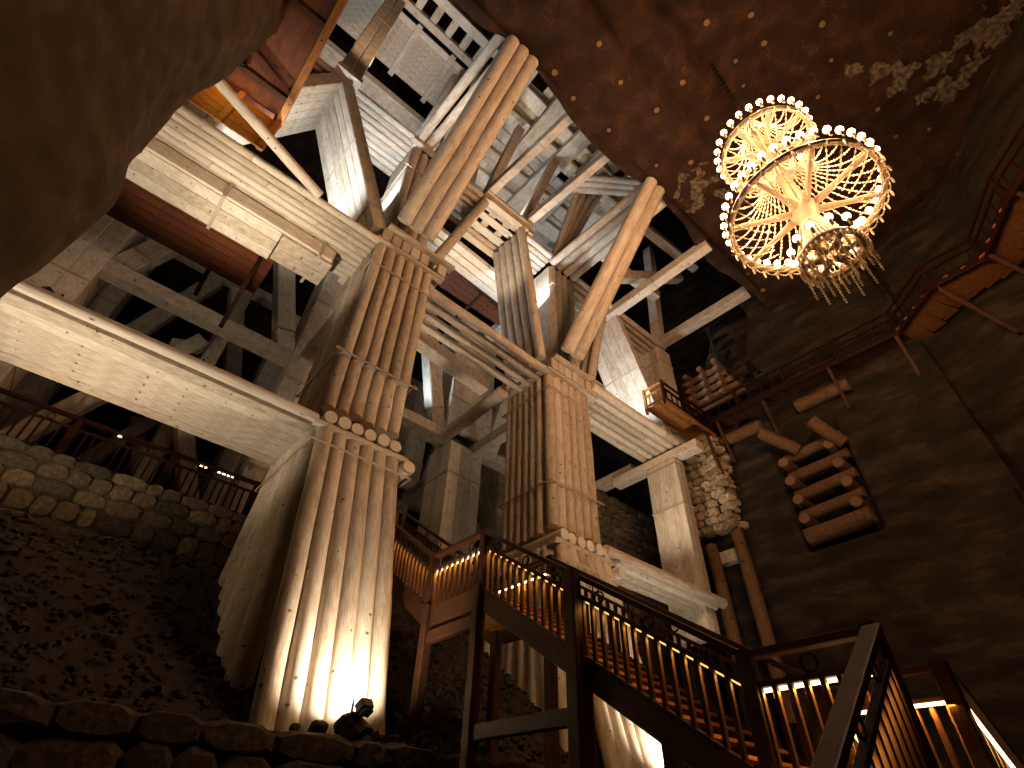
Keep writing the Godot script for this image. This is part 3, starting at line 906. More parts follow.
func build_back_rows() -> void:
	for row in 2:
		var z0 := -16.0 - row * 6.0
		var where: String = "one bay behind the front pillars" if row == 0 else "two bays behind the front pillars"
		var g := "plank pillars " + where
		var names := ["beside the near rock", "behind the lamp-lit pillar", "behind the staircase pillar", "behind the plank post at the chamber end"]
		var xs := [[-5.2, -3.35], [2.75, 4.6], [10.0, 11.7], [17.5, 19.0]]
		for i in 4:
			plank_post("plank-clad pillar %s, %s" % [names[i], where], g, xs[i][0], xs[i][1], z0, z0 - 1.7, 5.9, 13.1 if i == 2 else 21.0, [8.6, 11.6] if i == 2 else [9.0, 12.4, 16.6], "plank_pillar")
			if i == 2:
				plank_post("plank pillar continuing above the corbel %s, %s" % [names[i], where], g, xs[i][0] - 0.3, xs[i][1] + 0.4, z0, z0 - 1.7, 13.75, 21.0, [15.5, 18.5], "plank_pillar")
		for i in 3:
			var gap: String = ["left of the lamp-lit pillar", "between the two log pillars", "right of the staircase pillar"][i]
			single("back_beam", "strapped squared beam %s, %s" % [gap, where], "squared beams " + where, Vector3(xs[i][1], 13.35, z0 - 0.3), Vector3(xs[i + 1][0], 13.35, z0 - 0.3), 0.5, 0.55, false, [0.15, 0.5, 0.85], Vector3(0, 0, 1), 1)
			single("back_beam", "squared upper beam %s, %s" % [gap, where], "squared beams " + where, Vector3(xs[i][1], 21.2, z0 - 0.3), Vector3(xs[i + 1][0], 21.2, z0 - 0.3), 0.5, 0.6, false, [0.5], Vector3(0, 0, 1), 0)
			var xm: float = (xs[i][1] + xs[i + 1][0]) / 2.0
			for s in [-1, 1]:
				var xe: float = xs[i][1] if s < 0 else xs[i + 1][0]
				var sd: String = "rising right" if s < 0 else "rising left"
				single("strut", "slanting timber %s %s, %s" % [sd, gap, where], "slanting timbers " + where, Vector3((9.45 if i == 1 and s > 0 else (12.35 if i == 2 and s < 0 else xe - s * 0.25)), 13.65, z0 - 0.5), Vector3(xm + s * 0.5, 20.9, z0 - 0.5), 0.7, 0.6, false, [0.12], Vector3(0, 0, 1))
				if row == 1 or i == 0:
					single("strut", "low slanting timber %s %s, %s" % [sd, gap, where], "slanting timbers " + where, Vector3(xe - s * 0.2, 6.3, z0 - 1.0 - 0.6 * (s + 1) / 2.0), Vector3(xm - s * 0.3, 12.9, z0 - 1.0 - 0.6 * (s + 1) / 2.0), 0.5, 0.5, false, [], Vector3(0, 0, 1), 1)
			single("strut", "upright timber %s, %s" % [gap, where], "upright timbers " + where, Vector3(xm + 0.8, 6.0, z0 - 2.2), Vector3(xm + 0.8, 20.9, z0 - 2.2), 0.5, 0.5, false, [0.4], Vector3(0, 0, 1), 1)
	# ties that run back through the crib
	for k in [[3.2, 13.45, "lamp-lit pillar"], [4.4, 20.9, "lamp-hung upper post"], [11.4, 13.2, "staircase pillar"], [11.4, 20.4, "upper post over the staircase pillar"], [17.9, 13.4, "plank post at the chamber end"]]:
		single("tie_beam", "squared tie running back into the dark from the %s" % k[2], "ties running back through the crib", Vector3(k[0], k[1], -12.4), Vector3(k[0], k[1], -21.9), 0.5, 0.5, false, [0.25], Vector3(0, 1, 0), 0)
	# boarded girder and plank soffit behind the white deck
	var t := thing("box_girder", "pale lit boarded girder crossing just behind the white deck", "beam", Vector3(7.5, 20.2, -12.9))
	for i in 3:
		timber_part(t, Vector3(4.4, 20.5 - 0.1 * i, -12.3 - i * 0.36), Vector3(10.4, 19.9 - 0.1 * i, -12.3 - i * 0.36), 0.35, 0.3, Vector3(0, -1, 0), 2, "plank")
	t = thing("plank_soffit", "brown plank soffit in the dark gap behind the boarded girder", "soffit", Vector3(8.5, 20.0, -14.0))
	for i in 4:
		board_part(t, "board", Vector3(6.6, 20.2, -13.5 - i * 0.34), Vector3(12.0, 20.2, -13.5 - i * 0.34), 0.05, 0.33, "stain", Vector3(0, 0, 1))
	for x in [7.2, 9.2]:
		board_part(t, "hanger", Vector3(x, 20.2, -13.3), Vector3(x, 20.2, -16.1), 0.14, 0.2, "brown", Vector3(0, 1, 0))
	t = thing("plank_screen", "red-brown plank ceiling hung behind the strapped box beam", "screen", Vector3(-1.5, 12.0, -13.4))
	for i in 6:
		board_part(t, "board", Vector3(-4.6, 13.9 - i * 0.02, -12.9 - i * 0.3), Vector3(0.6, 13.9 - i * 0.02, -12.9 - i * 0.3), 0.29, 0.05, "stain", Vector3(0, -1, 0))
	board_part(t, "hanger", Vector3(-0.9, 13.94, -11.9), Vector3(-0.9, 13.94, -16.1), 0.14, 0.12, "brown", Vector3(0, 1, 0))
	for x in [0.2]:
		board_part(t, "post", Vector3(x, 10.6, -12.95), Vector3(x, 13.9, -12.95), 0.12, 0.12, "redbrown")

func build_roof_crib() -> void:
	# king post over the first pair of struts and the crib layers high in the cavity
	var t := thing("king_post", "tall two-plank post with iron straps rising above the paired white struts", "post", Vector3(-0.4, 21.4, -10.1))
	timber_part(t, Vector3(-0.58, 21.45, -10.1), Vector3(-0.58, 39.0, -10.1), 0.42, 0.4, Vector3(0, 0, 1), 0, "plank")
	timber_part(t, Vector3(-0.14, 21.45, -10.1), Vector3(-0.14, 39.0, -10.1), 0.42, 0.4, Vector3(0, 0, 1), 1, "plank")
	for y in [24.5, 28.5]:
		strap(t, -0.8, 0.08, -10.32, -9.88, y, 0.07, 0.02)
	timber_part(t, Vector3(-0.85, 21.3, -9.8), Vector3(0.15, 21.3, -9.8), 0.2, 0.4, Vector3(0, 0, 1), 2, "foot_plate")
	timber_part(t, Vector3(-0.85, 21.6, -9.85), Vector3(0.15, 21.6, -9.85), 0.2, 0.35, Vector3(0, 0, 1), 2, "foot_plate")
	t = thing("plank_roof", "white plank roof panel high above the king post", "roof panel", Vector3(0.0, 33.0, -12.0))
	face_of_planks(t, Vector3(-8.0, 33.0, -10.4), Vector3(-8.0, 33.0, -13.2), Vector3(4.4, 33.0, -10.4), Vector3(4.4, 33.0, -13.2), 8, 0.14, Vector3(0, -1, 0))
	for x in [-2.6, 1.2, 3.4]:
		timber_part(t, Vector3(x, 32.85, -10.2), Vector3(x, 32.85, -13.4), 0.3, 0.12, Vector3(0, 1, 0), -1, "batten")
	t = thing("ladder_frame", "ladder-like frame of two white beams with short rungs by the roof edge", "frame", Vector3(2.0, 33.0, -9.0))
	timber_part(t, Vector3(-3.0, 33.0, -8.6), Vector3(6.0, 33.0, -8.6), 0.5, 0.5, Vector3(0, 0, 1), 2)
	timber_part(t, Vector3(-3.0, 33.0, -9.9), Vector3(6.0, 33.0, -9.9), 0.5, 0.4, Vector3(0, 0, 1), 0)
	for i in 9:
		timber_part(t, Vector3(-2.2 + i * 0.95, 33.1, -8.5), Vector3(-2.2 + i * 0.95, 33.1, -10.0), 0.4, 0.36, Vector3(0, 1, 0), -1, "rung")
	single("roof_beam", "grey squared beam running below the white plank roof panel", "squared beams of the roof crib", Vector3(-8.0, 31.0, -13.9), Vector3(6.0, 31.0, -13.9), 0.7, 0.9, false, [], Vector3(0, 0, 1), 1)
	single("roof_beam", "second grey squared beam set back below the white plank roof panel", "squared beams of the roof crib", Vector3(-8.0, 31.5, -16.2), Vector3(6.0, 31.5, -16.2), 0.7, 0.9, false, [], Vector3(0, 0, 1), 1)
	single("strut", "round grey log standing behind the lamp-hung upper post", "", Vector3(3.2, 21.5, -11.9), Vector3(4.0, 31.5, -10.6), 0.6, 0.6, true, [], Vector3(0, 0, 1), 1)
	single("strut", "squared grey timber standing behind the three grey logs", "", Vector3(4.4, 21.5, -11.5), Vector3(4.9, 31.5, -9.2), 0.55, 0.55, false, [0.5], Vector3(0, 0, 1), 1)
	# crossing layers of the crib between the deck and the roof edge
	var cx := 5.7
	while cx < 15.0:
		var cw := rng.randf_range(0.35, 0.85)
		single("crib_timber", "cross timber in the lower layer of the roof crib above the deck", "cross timbers in the lower layer of the roof crib", Vector3(cx, 26.6, -5.2 - rng.randf() * 1.5), Vector3(cx + rng.randf_range(-0.3, 0.5), 26.6, -13.0 + rng.randf() * 2.5), cw, 0.42, false, [], Vector3(0, 1, 0))
		cx += cw + rng.randf_range(0.5, 1.5)
	var cz := -5.6
	while cz > -13.0:
		var cw := rng.randf_range(0.4, 0.9)
		single("crib_timber", "long timber in the middle layer of the roof crib above the deck", "long timbers in the middle layer of the roof crib", Vector3(4.6 + rng.randf() * 1.2, 27.05, cz), Vector3(16.0 - rng.randf() * 3.0, 27.05, cz + rng.randf_range(-0.4, 0.4)), 0.45, cw, false, [], Vector3(0, 0, 1))
		cz -= cw + rng.randf_range(0.6, 1.7)
	t = thing("plank_roof", "grey patched plank roof above the crossing crib timbers", "roof panel", Vector3(10.0, 27.4, -9.0))
	for j in 13:
		var z := -5.4 - j * 0.62
		var cuts := [4.6, 6.0 + rng.randf() * 1.5, 9.0 + rng.randf() * 1.5, 11.5 + rng.randf() * 2.0, 16.0]
		for k in 4:
			if rng.randf() < 0.12:
				continue
			timber_part(t, Vector3(cuts[k], 27.34 + rng.randf() * 0.02, z), Vector3(cuts[k + 1] - 0.03, 27.34 + rng.randf() * 0.02, z), 0.1, 0.58, Vector3(0, 0, 1), -1, "plank")
	for k in [[12.6, 24.2, 17.5, 22.6, "crossing below", -9.9], [13.4, 20.7, 18.8, 24.6, "rising above", -9.0], [12.2, 26.16, 19.5, 25.4, "level over", -8.2]]:
		single("strut", "grey timber %s the others in the corner by the dark niche" % k[4], "crossed timbers by the dark niche", Vector3(k[0], k[1], k[5]), Vector3(k[2], k[3], k[5] + 0.8), 0.5, 0.5, false, [], Vector3(0, 0, 1), 1)
	t = thing("log_beam", "bundle of grey logs running toward the roof edge corner behind the log fan", "beam", Vector3(11.0, 24.4, -8.0))
	for i in 3:
		log_part(t, Vector3(9.9, 24.2 + i * 0.1, -8.6 + i * 0.34), Vector3(13.4, 23.6, -5.4 + i * 0.3), 0.2, 1)

# ---------------------------------------------------------------- stairs
func build_stairs() -> void:
	var xn := 5.38
	var xf := 7.0
	# top-rail heights along z: flight, landing, flight, landing
	var prof := [Vector2(-13.6, 7.75), Vector2(-8.67, 4.26), Vector2(-7.06, 4.24), Vector2(-2.77, 1.47), Vector2(-1.6, 1.47)]
	var t := thing("staircase", "dark brown wooden staircase with light strips under its handrails", "staircase", Vector3(6.2, -1.75, -5.0))
	for side in 2:
		var x: float = xn if side == 0 else xf
		var led := Vector3(1, 0, 0) if side == 0 else Vector3(-1, 0, 0)
		for i in 4:
			var a := Vector3(x, prof[i].y, prof[i].x)
			var b := Vector3(x, prof[i + 1].y, prof[i + 1].x)
			rail_run(t, a, b, "brown", 0.155, led if (side == 0 or i % 2 == 1) else Vector3.ZERO, 1.0, 2.6)
			newel(t, a, 1.3, "brown")
			# stringer
			board_part(t, "stringer", a + Vector3(0, -1.16, 0), b + Vector3(0, -1.16, 0), 0.07, 0.30, "brown", Vector3(0, 1, 0))
		newel(t, Vector3(x, prof[4].y, prof[4].x), 1.3, "brown")
	# treads
	for i in [0, 2]:
		var a := Vector3(0, prof[i].y, prof[i].x)
		var b := Vector3(0, prof[i + 1].y, prof[i + 1].x)
		var n := int(absf(a.y - b.y) / 0.18)
		for k in n:
			var p := a.lerp(b, (k + 0.5) / n)
			board_part(t, "tread", Vector3(xn + 0.04, p.y - 1.05, p.z), Vector3(xf - 0.04, p.y - 1.05, p.z), 0.04, 0.29, "honey", Vector3(0, 0, 1))
	for i in [1, 3]:
		var z0: float = prof[i].x
		var z1: float = prof[i + 1].x
		var n := int((z1 - z0) / 0.2)
		for k in n:
			var z := lerpf(z0, z1, (k + 0.5) / n)
			board_part(t, "deck_board", Vector3(xn + 0.02, prof[i].y - 1.04, z), Vector3(xf - 0.02, prof[i].y - 1.04, z), 0.045, 0.185, "honey", Vector3(0, 0, 1))
	# trestle legs and sills
	for p in [[-8.6, 4.2], [-7.1, 4.2], [-4.9, 2.85], [-2.8, 1.5]]:
		for x in [xn, xf]:
			var foot := maxf(ground_y(x, p[0]), -1.75)
			board_part(t, "leg", Vector3(x - 0.02, foot - 0.1, p[0]), Vector3(x - 0.02, p[1] - 0.9, p[0]), 0.18, 0.18, "brown")
	board_part(t, "leg", Vector3(xn - 0.12, -1.8, -4.92), Vector3(xn - 0.12, 2.9, -4.92), 0.16, 0.2, "brown")
	board_part(t, "cross_tie", Vector3(xn, 2.75, -8.6), Vector3(xn, 2.75, -7.1), 0.12, 0.2, "brown", Vector3(0, 1, 0))
	board_part(t, "cross_tie", Vector3(xn, 1.2, -7.1), Vector3(xn, 1.2, -4.9), 0.12, 0.2, "brown", Vector3(0, 1, 0))
	# rails beyond the lower landing: one falls towards the viewer, one falls away along the wall
	t = thing("stair_rail", "thick brown handrail falling from the lower stair landing with gold-lit balusters", "railing", Vector3(4.0, -1.75, -1.6))
	rail_run(t, Vector3(xn - 0.1, 1.46, -1.55), Vector3(2.6, -0.3, -1.55), "brown", 0.14, Vector3(0, 0, -1), 1.0, 2.6)
	newel(t, Vector3(2.6, -0.3, -1.55), 1.45, "brown")
	t = thing("stair_rail", "brown railing with a glaring white strip falling away past the lower landing", "railing", Vector3(8.5, -1.75, -1.6))
	rail_run(t, Vector3(xf + 0.1, 1.42, -1.6), Vector3(10.4, -0.7, -1.6), "brown", 0.155, Vector3(0, 0, 1), 1.0, 1.0)
	rail_run(t, Vector3(xf + 0.1, 1.42, -2.75), Vector3(10.4, -0.7, -2.75), "brown", 0.155, Vector3(0, 0, 1), 1.0, 1.0)
	newel(t, Vector3(10.4, -0.7, -1.6), 1.05, "brown")
	newel(t, Vector3(10.4, -0.7, -2.75), 1.05, "brown")

# ---------------------------------------------------------------- walkway on the right
func simple_rail(t: Node3D, a: Vector3, b: Vector3, mat: String, spacing: float) -> void:
	var d := b - a
	var flat := Vector3(d.x, 0, d.z).normalized()
	var dn := Vector3(0, -1, 0)
	for h in [0.0, 0.35, 0.88]:
		board_part(t, "rail", a + dn * h, b + dn * h, 0.09, 0.07, mat, Vector3(0, 1, 0))
	var n := maxi(2, int(round(d.length() / spacing)))
	for i in n:
		var p := a.lerp(b, (i + 0.5) / n)
		board_part(t, "baluster", p + dn * 0.9, p + dn * 0.36, 0.05, 0.05, mat, flat)
	for i in 2 + int(d.length() / 2.6):
		var p := a.lerp(b, float(i) / (1 + int(d.length() / 2.6)))
		board_part(t, "post", p + dn * 1.25, p + Vector3(0, 0.06, 0), 0.12, 0.12, mat, flat)

func build_walkway() -> void:
	var pts := [Vector2(19.3, -9.6), Vector2(19.5, -0.95), Vector2(18.1, 0.65), Vector2(18.1, 2.2), Vector2(16.1, 3.35), Vector2(14.4, 5.0)]
	var back := [Vector2(20.6, -9.6), Vector2(20.9, -0.6), Vector2(19.6, 1.4), Vector2(19.4, 2.8), Vector2(17.2, 4.4), Vector2(15.4, 6.2)]
	var t := thing("wall_walkway", "brown railed gallery fixed high along the dark rock walls", "walkway", Vector3(19.8, 14.9, -4.0))
	for i in 5:
		var a := Vector3(pts[i].x, 16.0, pts[i].y)
		var b := Vector3(pts[i + 1].x, 16.0, pts[i + 1].y)
		simple_rail(t, a, b, "redbrown", 0.5)
		var d := (b - a)
		board_part(t, "edge_beam", a + Vector3(0, -1.05, 0), b + Vector3(0, -1.05, 0), 0.1, 0.22, "redbrown", Vector3(0, 1, 0))
		# deck boards across
		var n := maxi(3, int(d.length() / 0.5))
		for k in n:
			var f := (k + 0.5) / n
			var p: Vector2 = pts[i].lerp(pts[i + 1], f)
			var q: Vector2 = back[i].lerp(back[i + 1], f)
			board_part(t, "deck_board", Vector3(p.x, 15.0, p.y), Vector3(q.x, 15.0, q.y), 0.05, d.length() / n * 0.97, "honey" if i > 0 else "brown", d.normalized())
	# raking props under the gallery
	for k in [[19.3, -8.6], [19.35, -6.4], [19.4, -3.6], [19.5, -1.1], [18.1, 0.7], [17.9, 2.3], [16.0, 3.5]]:
		var f := Vector3(20.3, 12.9, k[1] - 0.1) if k[1] < 0.0 else Vector3(k[0] + 1.5, 12.9, k[1] + 1.0)
		board_part(t, "prop", f, Vector3(k[0] + 0.05, 14.9, k[1]), 0.1, 0.13, "brown")
	for k in [[-8.9, -7.0], [-5.4, -3.3]]:
		log_part(t, Vector3(20.0, 14.2, k[0]), Vector3(20.0, 14.15, k[1]), 0.28, 3, "bearer_log")
	# balcony at the end of the log beams
	t = thing("balcony", "small yellow-lit wooden balcony at the end of the bright log beam", "balcony", Vector3(17.3, 14.0, -9.4))
	for k in 3:
		board_part(t, "deck_board", Vector3(15.7, 14.3, -9.0 - k * 0.34), Vector3(19.3, 14.3, -9.0 - k * 0.34), 0.05, 0.32, "honey", Vector3(0, 0, 1))
	simple_rail(t, Vector3(15.75, 15.35, -8.9), Vector3(19.3, 15.4, -8.9), "redbrown", 0.4)
	simple_rail(t, Vector3(15.75, 15.35, -8.9), Vector3(15.75, 15.35, -9.85), "honey", 0.4)
	board_part(t, "edge_beam", Vector3(15.7, 14.2, -8.85), Vector3(19.4, 14.2, -8.85), 0.2, 0.1, "honey")
	board_part(t, "prop", Vector3(19.4, 12.2, -9.0), Vector3(18.6, 14.2, -8.9), 0.12, 0.12, "brown")

# ---------------------------------------------------------------- left side
func stone_mesh(sd: int) -> ArrayMesh:
	# a rough dressed stone about 1 x 1 x 1 with knocked-off corners
	var r := RandomNumberGenerator.new()
	r.seed = sd
	var st := SurfaceTool.new()
	st.begin(Mesh.PRIMITIVE_TRIANGLES)
	st.set_smooth_group(-1)
	var n := 8
	var ring := []
	for lay in 3:
		var row := []
		for k in n:
			var a := TAU * (k + 0.5) / n
			var p := Vector2(clampf(cos(a) * 0.68, -0.5, 0.5), clampf(sin(a) * 0.68, -0.5, 0.5))
			p *= [1.0, 1.0, 0.78][lay] * (1.0 + r.randf_range(-0.09, 0.05))
			row.append(Vector3(p.x, p.y, [-0.5, 0.28, 0.5][lay] + r.randf_range(-0.05, 0.05)))
		ring.append(row)
	var top := Vector3(0, 0, 0.53)
	for k in n:
		var k2 := (k + 1) % n
		for lay in 2:
			for v in [ring[lay][k], ring[lay + 1][k], ring[lay + 1][k2], ring[lay][k], ring[lay + 1][k2], ring[lay][k2]]:
				st.add_vertex(v)
		for v in [ring[2][k], top, ring[2][k2]]:
			st.add_vertex(v)
	st.index()
	st.generate_normals()
	return st.commit()

func stone_wall(t: Node3D, x0: float, x1: float, y0: float, y1: float, z: float, h: float, w: float, mats: Array, depth := 0.3) -> void:
	var y := y0
	while y < y1 - 0.05:
		var hh := minf(h * rng.randf_range(0.8, 1.2), y1 - y)
		if y1 - y - hh < h * 0.35:
			hh = y1 - y
		var x := x0 - rng.randf() * w
		while x < x1:
			var ww := w * rng.randf_range(0.55, 1.45)
			var b := Basis.from_euler(Vector3(rng.randf_range(-0.06, 0.06), rng.randf_range(-0.06, 0.06), rng.randf_range(-0.05, 0.05))).scaled_local(Vector3(ww * 1.07, hh * 1.10, depth))
			part(t, "stone", STONES[rng.randi() % 4], Transform3D(b, Vector3(x + ww / 2, y + hh / 2, z + rng.randf_range(-0.04, 0.03))), M[mats[rng.randi() % mats.size()]])
			x += ww
		y += hh

func build_left_side() -> void:
	for i in 4:
		STONES.append(stone_mesh(300 + i))
	var t := thing("stone_wall", "mossy brown rubble wall running behind the pillar foot below the red railing", "wall", Vector3(0.5, 4.3, -13.6))
	stone_wall(t, -4.0, 5.0, 4.0, 5.95, -13.45, 0.36, 0.52, ["stone0", "stone1", "stone2", "stone3", "stone4"])
	box_part(t, "mortar_bed", Vector3(0.5, 4.95, -13.5), Vector3(9.4, 1.95, 0.25), M.mortar)
	t = thing("stone_kerb", "dark stone retaining wall at the bottom in front of the gravel slope", "wall", Vector3(2.0, -1.75, -7.6))
	stone_wall(t, -3.0, 13.0, -0.4, 1.0, -7.62, 0.47, 0.8, ["stone2", "stone4"])
	box_part(t, "mortar_bed", Vector3(5.0, -0.4, -7.85), Vector3(16.4, 2.7, 0.3), M.soil)
	# gravel on the slope: nobody could count it
	var mm := MultiMesh.new()
	mm.transform_format = MultiMesh.TRANSFORM_3D
	mm.mesh = STONES[1]
	mm.instance_count = 5200
	for i in 5200:
		var x := rng.randf_range(-5.0, 14.0)
		var z := rng.randf_range(-13.2, -7.8)
		var s := rng.randf_range(0.03, 0.1) * (1.8 if rng.randf() < 0.07 else 1.0)
		var b := Basis.from_euler(Vector3(rng.randf() * TAU, rng.randf() * TAU, rng.randf() * TAU)).scaled(Vector3(s, s * 0.8, s))
		mm.set_instance_transform(i, Transform3D(b, Vector3(x, ground_y(x, z) + bump(Vector3(x, 0, z), 0.35, 30.0) + s * 0.25, z)))
	var gi := MultiMeshInstance3D.new()
	gi.name = "gravel"
	gi.multimesh = mm
	gi.material_override = M.stone4
	add_child(gi)
	gi.set_meta("label", "loose gravel and rubble scattered over the dark slope")
	gi.set_meta("category", "gravel")
	gi.set_meta("kind", "stuff")
	# stones heaped at the lamp
	for k in [[3.95, -7.93, 0.3], [3.5, -8.0, 0.16], [4.3, -7.95, 0.14], [4.5, -8.05, 0.1], [3.2, -8.05, 0.09], [4.75, -8.15, 0.12]]:
		var o := part(self, numbered("rubble_stone"), STONES[0], Transform3D(Basis.from_euler(Vector3(k[0] * 3.0, k[0], k[1])).scaled(Vector3(k[2] * 1.4, k[2], k[2])), Vector3(k[0], 1.08 + k[2] * 0.3, k[1])), M.stone4)
		o.set_meta("label", "dark rubble stone lying at the foot of the lamp-lit pillar base")
		o.set_meta("category", "stone")
		o.set_meta("group", "rubble stones at the lamp-lit pillar foot")
	# railing of the upper path behind the beam
	t = thing("path_railing", "red-brown wooden railing along the upper path under the broad boarded beam", "railing", Vector3(0.5, 6.0, -14.2))
	for i in 5:
		var xa := -5.5 + i * 2.1
		rail_run(t, Vector3(xa, 7.25, -14.2), Vector3(xa + 2.1, 7.25, -14.2), "redbrown", 0.17, Vector3.ZERO, 0.95)
		newel(t, Vector3(xa, 7.25, -14.2), 1.25, "redbrown")
	for k in [[-0.5, 0.08], [1.4, 0.06], [1.52, 0.05], [1.85, 0.07], [1.97, 0.07], [2.09, 0.06], [2.2, 0.05]]:
		var s := board_part(t, "led_strip", Vector3(k[0], 7.16, -14.14), Vector3(k[0] + k[1], 7.16, -14.14), 0.03, 0.03, "led")
		s.set_meta("label", "glowing warm light strip")
	# platform over the upper log band
	t = thing("platform", "dark brown wooden platform with yellow-lit side boards jutting from behind the near rock", "platform", Vector3(-2.1, 15.9, -8.0))
	for i in 8:
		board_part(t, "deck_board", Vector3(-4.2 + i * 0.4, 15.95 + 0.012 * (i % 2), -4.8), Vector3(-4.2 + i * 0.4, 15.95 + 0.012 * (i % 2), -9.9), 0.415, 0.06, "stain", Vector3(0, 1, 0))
	board_part(t, "edge_beam", Vector3(-1.2, 15.9, -4.8), Vector3(-1.2, 15.9, -9.95), 0.2, 0.26, "honey", Vector3(0, 1, 0))
	for z in [-6.6, -9.0]:
		board_part(t, "joist", Vector3(-4.4, 15.84, z), Vector3(-1.3, 15.84, z), 0.14, 0.16, "brown", Vector3(0, 0, 1))
	for i in 5:
		board_part(t, "side_board", Vector3(-4.4, 14.35 + i * 0.32, -9.78), Vector3(-1.1, 14.35 + i * 0.32, -9.78), 0.3, 0.05, "honey", Vector3(0, 0, 1))
	for x in [-1.2, -2.3]:
		board_part(t, "post", Vector3(x, 14.05, -9.7), Vector3(x, 15.9, -9.7), 0.16, 0.1, "honey")

# ---------------------------------------------------------------- end wall
func build_end_wall_things() -> void:
	# crib of old logs set in a recess of the end wall
	var t := thing("log_crib", "crib of old brown logs set into a recess of the dark end wall", "log crib", Vector3(20.0, 8.8, -5.6))
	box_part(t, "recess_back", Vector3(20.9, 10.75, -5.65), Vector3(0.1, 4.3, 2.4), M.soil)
	for i in 5:
		var y := 8.9 + i * 0.82
		log_part(t, Vector3(20.1, y, -6.8 + 0.05 * i), Vector3(20.1, y + 0.1, -4.5 + 0.05 * i), 0.22 if i > 0 else 0.34, 3)
	for i in 4:
		var y := 9.45 + i * 0.8
		for z in [-6.55, -4.75]:
			log_part(t, Vector3(19.75 - rng.randf() * 0.15, y, z), Vector3(20.8, y, z), 0.22, 3, "cross_log")
	log_part(t, Vector3(18.9, 13.1, -6.8), Vector3(19.8, 12.2, -5.9), 0.25, 3, "leaning_log")
	log_part(t, Vector3(19.2, 12.8, -4.9), Vector3(19.8, 11.7, -4.3), 0.26, 3, "leaning_log")
	# crib of small logs above the gallery
	t = thing("log_crib", "stack of short dim logs above the gallery beside the dark niche", "log crib", Vector3(20.2, 15.6, -8.6))
	for i in 5:
		log_part(t, Vector3(19.6, 16.0 + i * 0.48, -9.9), Vector3(19.6, 16.0 + i * 0.48, -7.0 - 0.2 * i), 0.17, 3)
		for z in [-9.5, -8.7, -7.9]:
			log_part(t, Vector3(19.2, 16.24 + i * 0.48, z), Vector3(20.2, 16.24 + i * 0.48, z), 0.15, 3, "cross_log")
	# rubble wall beside the plank post, a buttress and a second one further back
	var mats := ["block0", "block1", "block2"]
	t = thing("rubble_wall", "pale stacked stone wall between the plank post and the end wall", "wall", Vector3(19.0, 9.8, -10.5))
	var y := 9.9
	while y < 14.3:
		var hh := rng.randf_range(0.24, 0.42)
		for f in 2:
			var z := -12.4 if f == 0 else -9.45
			if f == 0:
				while z < -9.6:
					var ww := rng.randf_range(0.3, 0.65)
					part(t, "stone", STONES[rng.randi() % 4], Transform3D(Basis(Vector3(0, 1, 0), -PI / 2).scaled_local(Vector3(ww, hh, 0.5)) * Basis.from_euler(Vector3(rng.randf_range(-0.1, 0.1), rng.randf_range(-0.1, 0.1), rng.randf_range(-0.08, 0.08))), Vector3(19.45 + rng.randf_range(-0.08, 0.08), y + hh / 2, z + ww / 2)), M[mats[rng.randi() % 3]])
					z += ww
			else:
				var x := 19.1
				while x < 20.2:
					var ww := rng.randf_range(0.3, 0.6)
					part(t, "stone", STONES[rng.randi() % 4], Transform3D(Basis.from_euler(Vector3(rng.randf_range(-0.1, 0.1), -0.5 + rng.randf_range(-0.2, 0.2), 0)).scaled_local(Vector3(ww, hh, 0.5)), Vector3(x + ww / 2, y + hh / 2, -9.2 + rng.randf_range(-0.12, 0.12))), M[mats[rng.randi() % 3]])
					x += ww
		y += hh
	box_part(t, "core", Vector3(19.95, 12.1, -10.9), Vector3(0.7, 4.3, 2.8), M.soil)
	t = thing("rubble_wall", "dim stacked stone wall seen between the staircase pillar and the plank post", "wall", Vector3(18.0, 6.0, -14.5))
	for i in 18:
		var yy := 6.2 + i * 0.38
		var x := 14.5
		while x < 21.0:
			var ww := rng.randf_range(0.4, 0.8)
			part(t, "stone", STONES[rng.randi() % 4], Transform3D(Basis.from_euler(Vector3(rng.randf_range(-0.1, 0.1), rng.randf_range(-0.1, 0.1), 0)).scaled_local(Vector3(ww, 0.39, 0.5)), Vector3(x + ww / 2, yy, -14.4 + rng.randf_range(-0.08, 0.08))), M[["stone0", "stone1", "stone3"][rng.randi() % 3]])
			x += ww
	box_part(t, "core", Vector3(17.8, 9.6, -14.75), Vector3(6.6, 7.0, 0.4), M.soil)
	# two stout props standing at the foot of the rubble wall
	for k in [[19.5, -10.35, "beside the plank post", 9.55], [19.55, -9.15, "on the chamber side of its twin", 9.8]]:
		var p := thing("prop_post", "old round wooden prop %s under the pale stone wall" % k[2], "post", Vector3(k[0], 3.5, k[1]), "old round props by the end wall")
		log_part(p, Vector3(k[0], 3.2, k[1] + 0.1), Vector3(k[0], k[3], k[1]), 0.26, 3)
	var s := single("beam", "short squared lintel between the two old round props", "", Vector3(19.9, 9.0, -10.3), Vector3(19.9, 9.0, -9.2), 0.5, 0.5)
	s.set_meta("group", "old lintels")

